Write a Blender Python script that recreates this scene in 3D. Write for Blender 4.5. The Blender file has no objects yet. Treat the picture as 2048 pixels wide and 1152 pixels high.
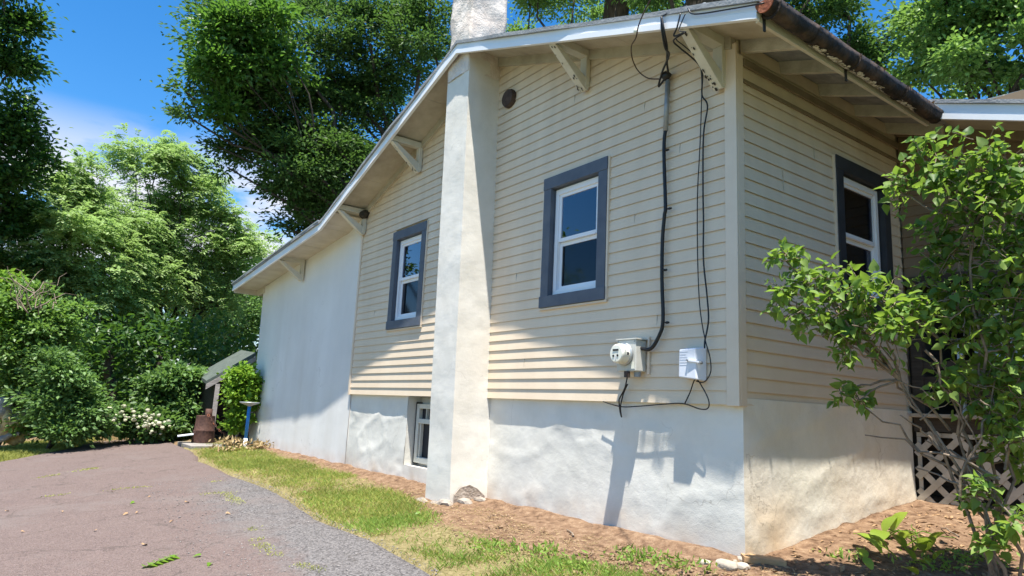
import bpy, bmesh, math, random
import numpy as np
from mathutils import Vector, Matrix
R_ = random.Random(7)
rng = np.random.default_rng(11)
C = bpy.context.scene.collection

# ---------------------------------------------------------------- camera
CAM = np.array([3.01687, -4.25171, -0.10304])
YAW, PITCH, ROLL, FPX = 2.51140949, 0.174436588, 0.0474062883, 1368.97858
def cam_axes():
    cy, sy = math.cos(YAW), math.sin(YAW)
    f = np.array([cy*math.cos(PITCH), sy*math.cos(PITCH), math.sin(PITCH)])
    r = np.array([sy, -cy, 0.0]); u = np.cross(r, f)
    c, s = math.cos(ROLL), math.sin(ROLL)
    return c*r+s*u, -s*r+c*u, f
AX, AY, AZ = cam_axes()
cd = bpy.data.cameras.new('camera'); cam = bpy.data.objects.new('camera', cd); C.objects.link(cam)
cd.sensor_width = 36.0; cd.lens = 36.0*FPX/2048.0; cd.clip_start = 0.05; cd.clip_end = 2000
cam.matrix_world = Matrix(((AX[0], AY[0], -AZ[0], CAM[0]), (AX[1], AY[1], -AZ[1], CAM[1]), (AX[2], AY[2], -AZ[2], CAM[2]), (0, 0, 0, 1)))
bpy.context.scene.camera = cam

# ---------------------------------------------------------------- sky, sun, exposure
SUN = Vector((0.215, -0.183, 1.0)).normalized()
SUN_STRENGTH, SKY_STRENGTH, EXPOSURE = 5.0, 0.100, 1.22
world = bpy.data.worlds.new('World'); bpy.context.scene.world = world; world.use_nodes = True
def build_world():
    nt = world.node_tree; N = nt.nodes; L = nt.links; N.clear()
    out = N.new('ShaderNodeOutputWorld'); bg = N.new('ShaderNodeBackground'); bg.inputs[1].default_value = SKY_STRENGTH
    sky = N.new('ShaderNodeTexSky'); sky.sky_type = 'NISHITA'; sky.sun_disc = False
    sky.sun_elevation = math.asin(SUN.z); sky.sun_rotation = math.atan2(SUN.x, SUN.y)
    sky.air_density = 1.0; sky.dust_density = 0.3; sky.ozone_density = 3.0
    hs = N.new('ShaderNodeHueSaturation'); hs.inputs['Saturation'].default_value = 1.36; hs.inputs['Value'].default_value = 1.0
    L.new(sky.outputs[0], hs.inputs['Color'])
    tc = N.new('ShaderNodeTexCoord'); sep = N.new('ShaderNodeSeparateXYZ'); L.new(tc.outputs['Generated'], sep.inputs[0])
    mp = N.new('ShaderNodeMapping'); mp.inputs['Scale'].default_value = (2.2, 2.2, 7.0); mp.inputs['Location'].default_value = (0.35, 0.2, 0.1)
    L.new(tc.outputs['Generated'], mp.inputs[0])
    no = N.new('ShaderNodeTexNoise'); no.inputs['Scale'].default_value = 2.6; no.inputs['Detail'].default_value = 9; no.inputs['Roughness'].default_value = 0.55
    L.new(mp.outputs[0], no.inputs['Vector'])
    rp = N.new('ShaderNodeValToRGB'); rp.color_ramp.elements[0].position = 0.37; rp.color_ramp.elements[1].position = 0.52
    L.new(no.outputs[0], rp.inputs[0])
    band = N.new('ShaderNodeValToRGB'); e = band.color_ramp.elements
    e[0].position = 0.02; e[0].color = (0.6,)*3+(1,); e[1].position = 0.345; e[1].color = (0, 0, 0, 1)
    m = band.color_ramp.elements.new(0.17); m.color = (1, 1, 1, 1); m2 = band.color_ramp.elements.new(0.26); m2.color = (1, 1, 1, 1)
    L.new(sep.outputs['Z'], band.inputs[0])
    dp = N.new('ShaderNodeVectorMath'); dp.operation = 'DOT_PRODUCT'; dp.inputs[1].default_value = (-.955, .12, .27); L.new(tc.outputs['Generated'], dp.inputs[0])
    dm = N.new('ShaderNodeMapRange'); dm.inputs[1].default_value = .90; dm.inputs[2].default_value = .985; dm.clamp = True; L.new(dp.outputs['Value'], dm.inputs[0])
    m0 = N.new('ShaderNodeMath'); m0.operation = 'MULTIPLY'; L.new(band.outputs[0], m0.inputs[0]); L.new(dm.outputs[0], m0.inputs[1])
    mu = N.new('ShaderNodeMath'); mu.operation = 'MULTIPLY'; L.new(rp.outputs[0], mu.inputs[0]); L.new(m0.outputs[0], mu.inputs[1])
    mx = N.new('ShaderNodeMixRGB'); mx.inputs[2].default_value = (4.1, 4.2, 4.7, 1)
    L.new(mu.outputs[0], mx.inputs[0]); L.new(hs.outputs[0], mx.inputs[1]); L.new(mx.outputs[0], bg.inputs[0]); L.new(bg.outputs[0], out.inputs[0])
build_world()
sl = bpy.data.lights.new('sun', 'SUN'); sl.energy = SUN_STRENGTH; sl.angle = math.radians(0.53); sl.color = (1.0, 0.95, 0.86)
so = bpy.data.objects.new('sun', sl); C.objects.link(so); so.rotation_euler = SUN.to_track_quat('Z', 'Y').to_euler(); so.location = (10, -10, 40)
vs = bpy.context.scene.view_settings
vs.view_transform = 'Standard'; vs.look = 'None'; vs.exposure = EXPOSURE; vs.gamma = 1.0; vs.use_curve_mapping = False
cy = bpy.context.scene.cycles
cy.max_bounces = 8; cy.diffuse_bounces = 4; cy.transparent_max_bounces = 16

# ---------------------------------------------------------------- helpers: places
def ray(u, v):
    d = AX*(u-1024)+AY*(576-v)+AZ*FPX
    return d/np.linalg.norm(d)
def at(u, v, d): return CAM+ray(u, v)*d
def onp(u, v, ax, c):
    r = ray(u, v); return CAM+r*((c-CAM[ax])/r[ax])
def gz(x, y):
    if y <= 0 or x < 0: z = -1.07-.085*min(max(-y, 0), 4.2)
    else: z = -1.07+.118*min(y, 4.0)
    if x > 0: z -= .05*min(x, 3.0)
    return z
def gpt(u, v):
    r = ray(u, v); z = -1.2
    for i in range(25):
        p = CAM+r*((z-CAM[2])/r[2]); z = .5*z+.5*gz(p[0], p[1])
    return np.array([p[0], p[1], gz(p[0], p[1])])
def _h(ix, iy, iz, s):
    n = (ix*374761393+iy*668265263+iz*2147483647+s*974711).astype(np.int64)
    n = (n ^ (n >> 13))*1274126177 & 0x7fffffff
    return ((n ^ (n >> 16)) & 0xffff)/65535.0
def vnoise(P, s=0):
    P = np.asarray(P, float); i = np.floor(P).astype(np.int64); f = P-i; f = f*f*(3-2*f)
    r = 0
    for a in (0, 1):
        for b in (0, 1):
            for c in (0, 1):
                w = (f[..., 0] if a else 1-f[..., 0])*(f[..., 1] if b else 1-f[..., 1])*(f[..., 2] if c else 1-f[..., 2])
                r = r+w*_h(i[..., 0]+a, i[..., 1]+b, i[..., 2]+c, s)
    return r
def fnoise(P, o=4, s=0):
    P = np.asarray(P, float); r = 0; a = .5
    for k in range(o): r = r+a*(vnoise(P*2**k+k*7.3, s+k)-.5)*2; a *= .5
    return r

# ---------------------------------------------------------------- helpers: materials
MATS = {}
def mat(name, c1, c2=None, scale=6.0, rough=0.7, bump=0.0, bscale=40.0, detail=5.0, spec=0.3, metal=0.0, stretch=None, ramp=(0.35, 0.65), stain=None, bump2=None, crack=None):
    if name in MATS: return MATS[name]
    m = bpy.data.materials.new(name); m.use_nodes = True; nt = m.node_tree; N = nt.nodes; L = nt.links
    b = N['Principled BSDF']; b.inputs['Roughness'].default_value = rough; b.inputs['Metallic'].default_value = metal
    b.inputs['Specular IOR Level'].default_value = spec
    ge = N.new('ShaderNodeNewGeometry'); pos = ge.outputs['Position']
    vec = pos
    if stretch:
        mp = N.new('ShaderNodeMapping'); mp.inputs['Scale'].default_value = stretch; L.new(pos, mp.inputs[0]); vec = mp.outputs[0]
    col = None
    if c2 is None: b.inputs['Base Color'].default_value = (*c1, 1)
    else:
        no = N.new('ShaderNodeTexNoise'); no.inputs['Scale'].default_value = scale; no.inputs['Detail'].default_value = detail; no.inputs['Roughness'].default_value = .62
        L.new(vec, no.inputs['Vector'])
        rp = N.new('ShaderNodeValToRGB'); rp.color_ramp.elements[0].position = ramp[0]; rp.color_ramp.elements[1].position = ramp[1]
        rp.color_ramp.elements[0].color = (*c1, 1); rp.color_ramp.elements[1].color = (*c2, 1)
        L.new(no.outputs[0], rp.inputs[0]); col = rp.outputs[0]
    for st in (stain or []):                      # (colour, z bottom, z top, noise scale, strength, stretch)
        scol, z0, z1, sc, stg, sst = st
        se = N.new('ShaderNodeSeparateXYZ'); L.new(pos, se.inputs[0])
        mr = N.new('ShaderNodeMapRange'); mr.inputs[1].default_value = z0; mr.inputs[2].default_value = z1; mr.inputs[3].default_value = 1; mr.inputs[4].default_value = 0; mr.clamp = True
        L.new(se.outputs['Z'], mr.inputs[0])
        n2 = N.new('ShaderNodeTexNoise'); n2.inputs['Scale'].default_value = sc; n2.inputs['Detail'].default_value = 5
        mp2 = N.new('ShaderNodeMapping'); mp2.inputs['Scale'].default_value = sst; L.new(pos, mp2.inputs[0]); L.new(mp2.outputs[0], n2.inputs['Vector'])
        r2 = N.new('ShaderNodeMapRange'); r2.inputs[1].default_value = .35; r2.inputs[2].default_value = .7; r2.clamp = True; L.new(n2.outputs[0], r2.inputs[0])
        ad = N.new('ShaderNodeMath'); ad.operation = 'MULTIPLY'; L.new(mr.outputs[0], ad.inputs[0]); L.new(r2.outputs[0], ad.inputs[1])
        a2 = N.new('ShaderNodeMath'); a2.operation = 'MULTIPLY'; a2.inputs[1].default_value = stg; a2.use_clamp = True; L.new(ad.outputs[0], a2.inputs[0])
        mx = N.new('ShaderNodeMixRGB'); mx.inputs[2].default_value = (*scol, 1); L.new(a2.outputs[0], mx.inputs[0])
        if col is None: mx.inputs[1].default_value = (*c1, 1)
        else: L.new(col, mx.inputs[1])
        col = mx.outputs[0]
    if crack:                                     # (scale, width, colour)
        wn = N.new('ShaderNodeTexNoise'); wn.inputs['Scale'].default_value = 3.0; wn.inputs['Detail'].default_value = 4; L.new(pos, wn.inputs['Vector'])
        wv = N.new('ShaderNodeMixRGB'); wv.blend_type = 'LINEAR_LIGHT'; wv.inputs[0].default_value = .35; L.new(pos, wv.inputs[1]); L.new(wn.outputs['Color'], wv.inputs[2])
        vr = N.new('ShaderNodeTexVoronoi'); vr.feature = 'DISTANCE_TO_EDGE'; vr.inputs['Scale'].default_value = crack[0]; L.new(wv.outputs[0], vr.inputs['Vector'])
        lr = N.new('ShaderNodeMapRange'); lr.inputs[1].default_value = 0; lr.inputs[2].default_value = crack[1]; lr.inputs[3].default_value = 1; lr.inputs[4].default_value = 0; lr.clamp = True; L.new(vr.outputs['Distance'], lr.inputs[0])
        mk = N.new('ShaderNodeTexNoise'); mk.inputs['Scale'].default_value = .9; L.new(pos, mk.inputs['Vector'])
        mm = N.new('ShaderNodeMapRange'); mm.inputs[1].default_value = .54; mm.inputs[2].default_value = .66; mm.clamp = True; L.new(mk.outputs[0], mm.inputs[0])
        ml = N.new('ShaderNodeMath'); ml.operation = 'MULTIPLY'; L.new(lr.outputs[0], ml.inputs[0]); L.new(mm.outputs[0], ml.inputs[1])
        m7 = N.new('ShaderNodeMath'); m7.operation = 'MULTIPLY'; m7.inputs[1].default_value = .5; L.new(ml.outputs[0], m7.inputs[0])
        mx = N.new('ShaderNodeMixRGB'); mx.inputs[2].default_value = (*crack[2], 1); L.new(m7.outputs[0], mx.inputs[0])
        if col is None: mx.inputs[1].default_value = (*c1, 1)
        else: L.new(col, mx.inputs[1])
        col = mx.outputs[0]
    if col is not None: L.new(col, b.inputs['Base Color'])
    if bump:
        bn = N.new('ShaderNodeTexNoise'); bn.inputs['Scale'].default_value = bscale; bn.inputs['Detail'].default_value = 4; L.new(vec, bn.inputs['Vector'])
        bp = N.new('ShaderNodeBump'); bp.inputs['Strength'].default_value = bump; bp.inputs['Distance'].default_value = 0.02
        L.new(bn.outputs[0], bp.inputs['Height']); last = bp
        if bump2:
            bn2 = N.new('ShaderNodeTexNoise'); bn2.inputs['Scale'].default_value = bump2[1]; bn2.inputs['Detail'].default_value = 3; L.new(vec, bn2.inputs['Vector'])
            bp2 = N.new('ShaderNodeBump'); bp2.inputs['Strength'].default_value = bump2[0]; bp2.inputs['Distance'].default_value = 0.05
            L.new(bn2.outputs[0], bp2.inputs['Height']); L.new(bp.outputs[0], bp2.inputs['Normal']); last = bp2
        L.new(last.outputs[0], b.inputs['Normal'])
    MATS[name] = m; return m

def leaf_mat(name, dark, light, trans, tfac=0.35, rough=0.45, spec=0.35, obj_random=False):
    if name in MATS: return MATS[name]
    m = bpy.data.materials.new(name); m.use_nodes = True; N = m.node_tree.nodes; L = m.node_tree.links
    b = N['Principled BSDF']; b.inputs['Roughness'].default_value = rough; b.inputs['Specular IOR Level'].default_value = spec
    ge = N.new('ShaderNodeNewGeometry'); src = ge.outputs['Random Per Island']
    if obj_random:
        oi = N.new('ShaderNodeObjectInfo'); src = oi.outputs['Random']
    rp = N.new('ShaderNodeValToRGB'); rp.color_ramp.elements[0].color = (*dark, 1); rp.color_ramp.elements[1].color = (*light, 1)
    L.new(src, rp.inputs[0])
    no = N.new('ShaderNodeTexNoise'); no.inputs['Scale'].default_value = 0.9; no.inputs['Detail'].default_value = 2; L.new(ge.outputs['Position'], no.inputs['Vector'])
    hv = N.new('ShaderNodeHueSaturation'); L.new(rp.outputs[0], hv.inputs['Color'])
    mr = N.new('ShaderNodeMapRange'); mr.inputs[1].default_value = .3; mr.inputs[2].default_value = .7; mr.inputs[3].default_value = .75; mr.inputs[4].default_value = 1.25
    L.new(no.outputs[0], mr.inputs[0]); L.new(mr.outputs[0], hv.inputs['Value'])
    L.new(hv.outputs[0], b.inputs['Base Color'])
    tr = N.new('ShaderNodeBsdfTranslucent'); tr.inputs[0].default_value = (*trans, 1)
    ms = N.new('ShaderNodeMixShader'); ms.inputs[0].default_value = tfac
    L.new(b.outputs[0], ms.inputs[1]); L.new(tr.outputs[0], ms.inputs[2]); L.new(ms.outputs[0], N['Material Output'].inputs[0])
    MATS[name] = m; return m

def glass_mat(name, tint, ior=1.55, rough=0.01, refl=1.0):
    m = bpy.data.materials.new(name); m.use_nodes = True; N = m.node_tree.nodes; L = m.node_tree.links; N.remove(N['Principled BSDF'])
    fr = N.new('ShaderNodeFresnel'); fr.inputs[0].default_value = ior
    mu = N.new('ShaderNodeMath'); mu.operation = 'MULTIPLY'; mu.inputs[1].default_value = refl; mu.use_clamp = True; L.new(fr.outputs[0], mu.inputs[0])
    gl = N.new('ShaderNodeBsdfGlossy'); gl.inputs['Roughness'].default_value = rough; gl.inputs['Color'].default_value = (.9, .92, 1, 1)
    tp = N.new('ShaderNodeBsdfTransparent'); tp.inputs[0].default_value = (*tint, 1)
    ms = N.new('ShaderNodeMixShader'); L.new(mu.outputs[0], ms.inputs[0]); L.new(tp.outputs[0], ms.inputs[1]); L.new(gl.outputs[0], ms.inputs[2])
    L.new(ms.outputs[0], N['Material Output'].inputs[0]); MATS[name] = m; return m

STN = (.50, .30, .15)
M = dict(
 siding=mat('vinyl_siding', (.685, .555, .412), (.735, .61, .462), 1.3, .5, .05, 60, spec=.3, stretch=(1, 1, .6), stain=[((.40, .33, .24), 6.0, -1.0, 2.2, .45, (2.5, 2.5, .5))]),
 post=mat('vinyl_corner', (.66, .55, .43), (.70, .59, .47), 3, .45),
 found=mat('foundation_stucco', (.66, .635, .57), (.75, .725, .66), 2.2, .85, .16, 150, bump2=(.13, 7), crack=(1.1, .007, (.25, .23, .2)), stain=[(STN, -1.25, -.78, 3.0, 1.1, (1, 1, 1)), ((.45, .46, .44), -1.1, .2, 1.4, .5, (1, 1, .6))]),
 foundside=mat('foundation_stucco_side', (.67, .63, .535), (.76, .72, .63), 2.2, .85, .16, 150, bump2=(.20, 7), crack=(1.1, .007, (.28, .22, .16)), stain=[((.60, .41, .22), -1.12, -.35, 1.6, .95, (1, 1, 1))]),
 addn=mat('addition_stucco', (.71, .70, .68), (.78, .765, .74), .9, .85, .12, 150, bump2=(.06, 5), stain=[(STN, -1.2, -.85, 3.0, .9, (1, 1, 1)), ((.50, .45, .38), -1.6, 3.4, .8, .45, (2.4, 1, .30))], crack=(.8, .004, (.3, .28, .25))),
 chim=mat('chimney_stucco', (.67, .635, .565), (.75, .715, .65), 3.0, .88, .16, 160, bump2=(.10, 7), crack=(1.0, .006, (.25, .22, .18)), stain=[((.42, .36, .28), -1.3, -.75, 3.0, .7, (1, 1, 1)), ((.46, .41, .34), 5.0, 2.4, 2.2, .32, (1.5, 1.5, .3))]),
 stack=mat('stack_stucco', (.56, .48, .42), (.72, .65, .59), 5.0, .9, .35, 60, bump2=(.35, 9)),
 white=mat('white_aluminium', (.76, .77, .79), (.80, .81, .83), 2, .4, .03, 10, spec=.4),
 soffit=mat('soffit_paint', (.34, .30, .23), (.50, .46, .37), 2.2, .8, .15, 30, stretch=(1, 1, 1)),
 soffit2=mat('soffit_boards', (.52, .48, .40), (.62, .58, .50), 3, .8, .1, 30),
 bracket=mat('peeling_paint', (.55, .52, .44), (.62, .60, .53), 4, .75, .2, 30, stain=[((.10, .08, .06), 1.5, 4.0, 1.0, .0, (1, 1, 1))]),
 rafter=mat('rafter_paint', (.42, .38, .31), (.56, .52, .44), 9, .85, .3, 50),
 trim=mat('slate_trim', (.082, .098, .13), (.11, .125, .155), 5, .55, .05, 30),
 trimdark=mat('shaded_slate_trim', (.028, .031, .036), (.04, .043, .05), 5, .6),  # slate trim again, the side wall's shade put into its colour
 vinyl=mat('white_vinyl', (.78, .79, .82), None, rough=.35, spec=.4),
 screen=mat('insect_screen', (.02, .02, .025), None, rough=.6),
 room=mat('room_dark', (.035, .03, .028), None, rough=.9),
 curtain=mat('curtain_cloth', (.45, .44, .82), (.62, .60, .90), 3, .8, stretch=(6, 6, .3)),
 roofing=mat('grey_roofing', (.20, .21, .22), (.30, .31, .32), 8, .8, .3, 60),
 green_roof=mat('green_shingle', (.06, .076, .066), (.10, .12, .105), 9, .8, .4, 50),
 rust=mat('rusty_gutter', (.022, .019, .018), (.105, .07, .05), 7, .65, .5, 30, spec=.35, metal=.15, ramp=(.42, .68)),
 rustend=mat('orange_rust', (.20, .055, .025), (.33, .12, .06), 12, .8, .4, 40),
 flake=mat('flaking_paint', (.30, .26, .20), (.70, .68, .60), 26, .8, .5, 40, ramp=(.40, .55)),
 black=mat('black_rubber', (.012, .012, .014), None, rough=.45, spec=.4),
 conduit=mat('grey_conduit', (.26, .27, .28), (.34, .35, .36), 10, .5, metal=.4),
 meter=mat('meter_grey', (.50, .49, .44), (.58, .57, .52), 12, .5),
 dial=mat('meter_cream', (.70, .69, .58), (.76, .75, .66), 9, .3, spec=.5),
 ink=mat('dark_ink', (.03, .03, .03), None, rough=.6),
 paleink=mat('pale_grey_ink', (.50, .52, .57), None, rough=.6),
 plastic=mat('pale_plastic', (.66, .69, .76), (.70, .72, .78), 6, .4),
 vent=mat('brown_vent', (.045, .03, .026), (.08, .055, .045), 20, .7, .3, 80),
 lattice=mat('lattice_wood', (.36, .32, .26), (.48, .43, .36), 8, .75, .1, 50),
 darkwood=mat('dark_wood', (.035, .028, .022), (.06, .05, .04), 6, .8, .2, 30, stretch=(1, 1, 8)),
 deck=mat('deck_board', (.30, .25, .19), (.42, .36, .28), 6, .8, .2, 30),
 wingsiding=mat('shade_brown_siding', (.17, .12, .075), (.22, .16, .10), 3, .6),  # siding darkened to brown, the wing recess's shade put into its colour
 wingframe=mat('brown_trim', (.18, .14, .09), (.24, .19, .13), 4, .7),
 blue=mat('blue_paint', (.02, .17, .50), (.03, .22, .58), 9, .4),
 galv=mat('galvanised', (.36, .38, .39), (.48, .50, .50), 14, .45, metal=.5),
 barrel=mat('barrel_rust', (.045, .022, .018), (.11, .055, .04), 9, .75, .4, 30),
 concrete=mat('concrete', (.22, .20, .18), (.30, .28, .26), 8, .9, .3, 60),
 footing=mat('footing_stone', (.20, .17, .14), (.36, .31, .26), 9, .9, .5, 40),
 stone=mat('pale_stone', (.30, .26, .21), (.44, .39, .33), 9, .85, .4, 50),
 bark=mat('bark', (.035, .028, .022), (.085, .068, .052), 12, .95, .9, 22, stretch=(1, 1, .25)),
 twig=mat('twig_bark', (.13, .10, .075), (.27, .21, .155), 20, .9, .3, 60),
 plank=mat('weathered_wood', (.20, .18, .165), (.34, .31, .29), 7, .85, .4, 30, stretch=(1, 1, 5)),
 stump=mat('stump_wood', (.24, .17, .09), (.50, .40, .22), 9, .85, .8, 25),
 drybrown=mat('dry_leaf', (.22, .12, .06), (.40, .27, .15), 30, .8),
 pinkwall=mat('pale_house_wall', (.60, .50, .47), (.66, .56, .53), 3, .8),
)
MATS['peeling_paint'].node_tree.nodes  # (kept simple; the chips are geometry)

# ---------------------------------------------------------------- helpers: meshes
class MB:
    def __init__(s): s.v = []; s.f = []; s.n = 0
    def add(s, V, F):
        V = np.asarray(V, float).reshape(-1, 3); s.v.append(V); s.f += [tuple(i+s.n for i in f) for f in F]; s.n += len(V); return s
    def box(s, x0, x1, y0, y1, z0, z1):
        return s.hexa([(x0, y0, z0), (x1, y0, z0), (x1, y1, z0), (x0, y1, z0), (x0, y0, z1), (x1, y0, z1), (x1, y1, z1), (x0, y1, z1)])
    def hexa(s, V): return s.add(V, [(3, 2, 1, 0), (4, 5, 6, 7), (0, 1, 5, 4), (1, 2, 6, 5), (2, 3, 7, 6), (3, 0, 4, 7)])
    def beam(s, a, b, w, h, up=(0, 0, 1)):
        a, b, up = Vector(a), Vector(b), Vector(up); d = (b-a).normalized(); x = d.cross(up)
        if x.length < 1e-4: x = d.cross(Vector((0, 1, 0)))
        x.normalize(); y = x.cross(d).normalized(); x *= w/2; y *= h/2
        return s.hexa([a-x-y, a+x-y, a+x+y, a-x+y, b-x-y, b+x-y, b+x+y, b-x+y])
    def prism(s, poly, fn0, fn1):                     # poly 2-D, two maps to 3-D
        n = len(poly); V = [fn0(*q) for q in poly]+[fn1(*q) for q in poly]
        return s.add(V, [tuple(range(n))[::-1], tuple(range(n, 2*n))]+[(i, (i+1) % n, n+(i+1) % n, n+i) for i in range(n)])
    def tube(s, P, Rr, k=6, cap=True):
        P = [Vector(q) for q in P]; n = len(P)
        if not hasattr(Rr, '__len__'): Rr = [Rr]*n
        V = []; ref = Vector((0.31, 0.57, 0.76)); 
        for i, q in enumerate(P):
            d = (P[min(i+1, n-1)]-P[max(i-1, 0)]); d = d.normalized() if d.length > 1e-9 else Vector((0, 0, 1))
            x = d.cross(ref)
            if x.length < .15: x = d.cross(Vector((1, 0, 0)))
            x.normalize(); y = d.cross(x)
            for j in range(k): t = 2*math.pi*j/k; V.append(q+x*(math.cos(t)*Rr[i])+y*(math.sin(t)*Rr[i]))
        F = [(i*k+j, i*k+(j+1) % k, (i+1)*k+(j+1) % k, (i+1)*k+j) for i in range(n-1) for j in range(k)]
        if cap: F += [tuple(range(k))[::-1], tuple(range((n-1)*k, n*k))]
        return s.add(V, F)
    def lathe(s, prof, c, k=20, axis=2, close=True):   # prof [(r, h)], axis 2 = z, 1 = -y
        V = []
        for r, h in prof:
            for j in range(k):
                t = 2*math.pi*j/k; a, b = r*math.cos(t), r*math.sin(t)
                V.append((c[0]+a, c[1]+b, c[2]+h) if axis == 2 else (c[0]+a, c[1]-h, c[2]+b))
        n = len(prof); F = [(i*k+j, i*k+(j+1) % k, (i+1)*k+(j+1) % k, (i+1)*k+j) for i in range(n-1) for j in range(k)]
        if close: F += [tuple(range(k))[::-1], tuple(range((n-1)*k, n*k))]
        return s.add(V, F)
    def build(s, name, m, parent=None, smooth=False, bevel=0):
        me = bpy.data.meshes.new(name); V = np.concatenate(s.v) if s.v else np.zeros((0, 3))
        me.from_pydata(V.tolist(), [], s.f); me.update()
        if bevel or True:
            bm = bmesh.new(); bm.from_mesh(me); bmesh.ops.recalc_face_normals(bm, faces=bm.faces)
            if bevel: bmesh.ops.bevel(bm, geom=list(bm.edges), offset=bevel, segments=2, affect='EDGES', profile=.5)
            bm.to_mesh(me); bm.free()
        return link(name, me, m, parent, smooth)
def link(name, me, m, parent=None, smooth=False):
    o = bpy.data.objects.new(name, me); C.objects.link(o)
    if m is not None:
        me.materials.clear(); me.materials.append(m)
    if smooth: me.shade_smooth()
    if parent is not None:
        o.parent = parent
        if parent.parent is None: o.location = -parent.location
    return o
def thing(name, label, cat, loc, group=None):
    o = bpy.data.objects.new(name, None); C.objects.link(o); o.location = loc; o.empty_display_size = .2
    return tag(o, label, cat, group)
def tag(o, label, cat, group=None):
    o['label'] = label; o['category'] = cat
    if group: o['group'] = group
    return o
def tri_mesh(name, V, F, m, parent=None, smooth=False):
    V = np.asarray(V, np.float32); F = np.asarray(F, np.int32); k = F.shape[1]
    me = bpy.data.meshes.new(name); me.vertices.add(len(V)); me.vertices.foreach_set('co', V.ravel())
    me.loops.add(F.size); me.loops.foreach_set('vertex_index', F.ravel())
    me.polygons.add(len(F)); me.polygons.foreach_set('loop_start', np.arange(0, F.size, k, dtype=np.int32)); me.polygons.foreach_set('loop_total', np.full(len(F), k, np.int32))
    me.update(calc_edges=True); me.validate()
    return link(name, me, m, parent, smooth)
def norm(a): return a/np.maximum(np.linalg.norm(a, axis=-1, keepdims=True), 1e-9)
def leaves(P, D, Nn, L, W, fold=.18):                  # rhombic folded leaves: base P, axis D, normal N
    D = norm(D); Wv = norm(np.cross(D, Nn)); Nn = np.cross(Wv, D); n = len(P)
    L = np.broadcast_to(np.asarray(L, float).reshape(-1, 1), (n, 1)); W = np.broadcast_to(np.asarray(W, float).reshape(-1, 1), (n, 1))
    V = np.stack([P, P+D*L*.45+Wv*W*.5+Nn*W*fold, P+D*L-Nn*L*.08, P+D*L*.45-Wv*W*.5+Nn*W*fold], 1).reshape(-1, 3)
    b = np.arange(n)[:, None]*4
    F = np.concatenate([b+np.array([0, 1, 2]), b+np.array([0, 2, 3])], 0)
    return V, F
def hgrid(name, xs, ys, zf, m, parent=None):
    X, Y = np.meshgrid(xs, ys, indexing='ij'); Z = zf(X, Y); nx, ny = X.shape
    V = np.stack([X, Y, Z], -1).reshape(-1, 3); i = np.arange(nx*ny).reshape(nx, ny)
    F = np.stack([i[:-1, :-1], i[1:, :-1], i[1:, 1:], i[:-1, 1:]], -1).reshape(-1, 4)
    return tri_mesh(name, V, F, m, parent, True)

# ================================================================ GROUND
def gzv(X, Y):
    z = np.where((Y <= 0) | (X < 0), -1.07-.085*np.clip(-Y, 0, 4.2), -1.07+.118*np.clip(Y, 0, 4.0))
    return z-.05*np.clip(X, 0, 3.0)
# right hand edge of the drive, far to near, and its far end
EDGE = [gpt(*q) for q in [(398, 903), (395, 915), (430, 935), (500, 960), (560, 985), (600, 1005), (640, 1035), (700, 1057), (760, 1086), (830, 1112), (905, 1150)]]
ex = np.array([p[0] for p in EDGE]); ey = np.array([p[1] for p in EDGE])
order = np.argsort(ex); ex, ey = ex[order], ey[order]
ex = np.append(ex, [1.2, 4.0, 9.0]); ey = np.append(ey, [-2.6, -3.2, -3.4])
FAR = gpt(270, 880)[0]
LEFT = [gpt(*q) for q in [(0, 925), (130, 900), (180, 885)]]
lx = np.array([-40, LEFT[2][0], LEFT[1][0], LEFT[0][0], -6.0, 9]); ly = np.array([-2.0, LEFT[2][1], LEFT[1][1], LEFT[0][1], -6.5, -9.0])
lx_o = np.argsort(lx); lx, ly = lx[lx_o], ly[lx_o]
def edge_y(x): return np.interp(x, ex, ey)+.10*fnoise(np.stack([x*1.3, x*0, x*0], -1), 3, 5)
def left_y(x): return np.interp(x, lx, ly)+.15*fnoise(np.stack([x*.9, x*0+4, x*0], -1), 3, 9)

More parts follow.
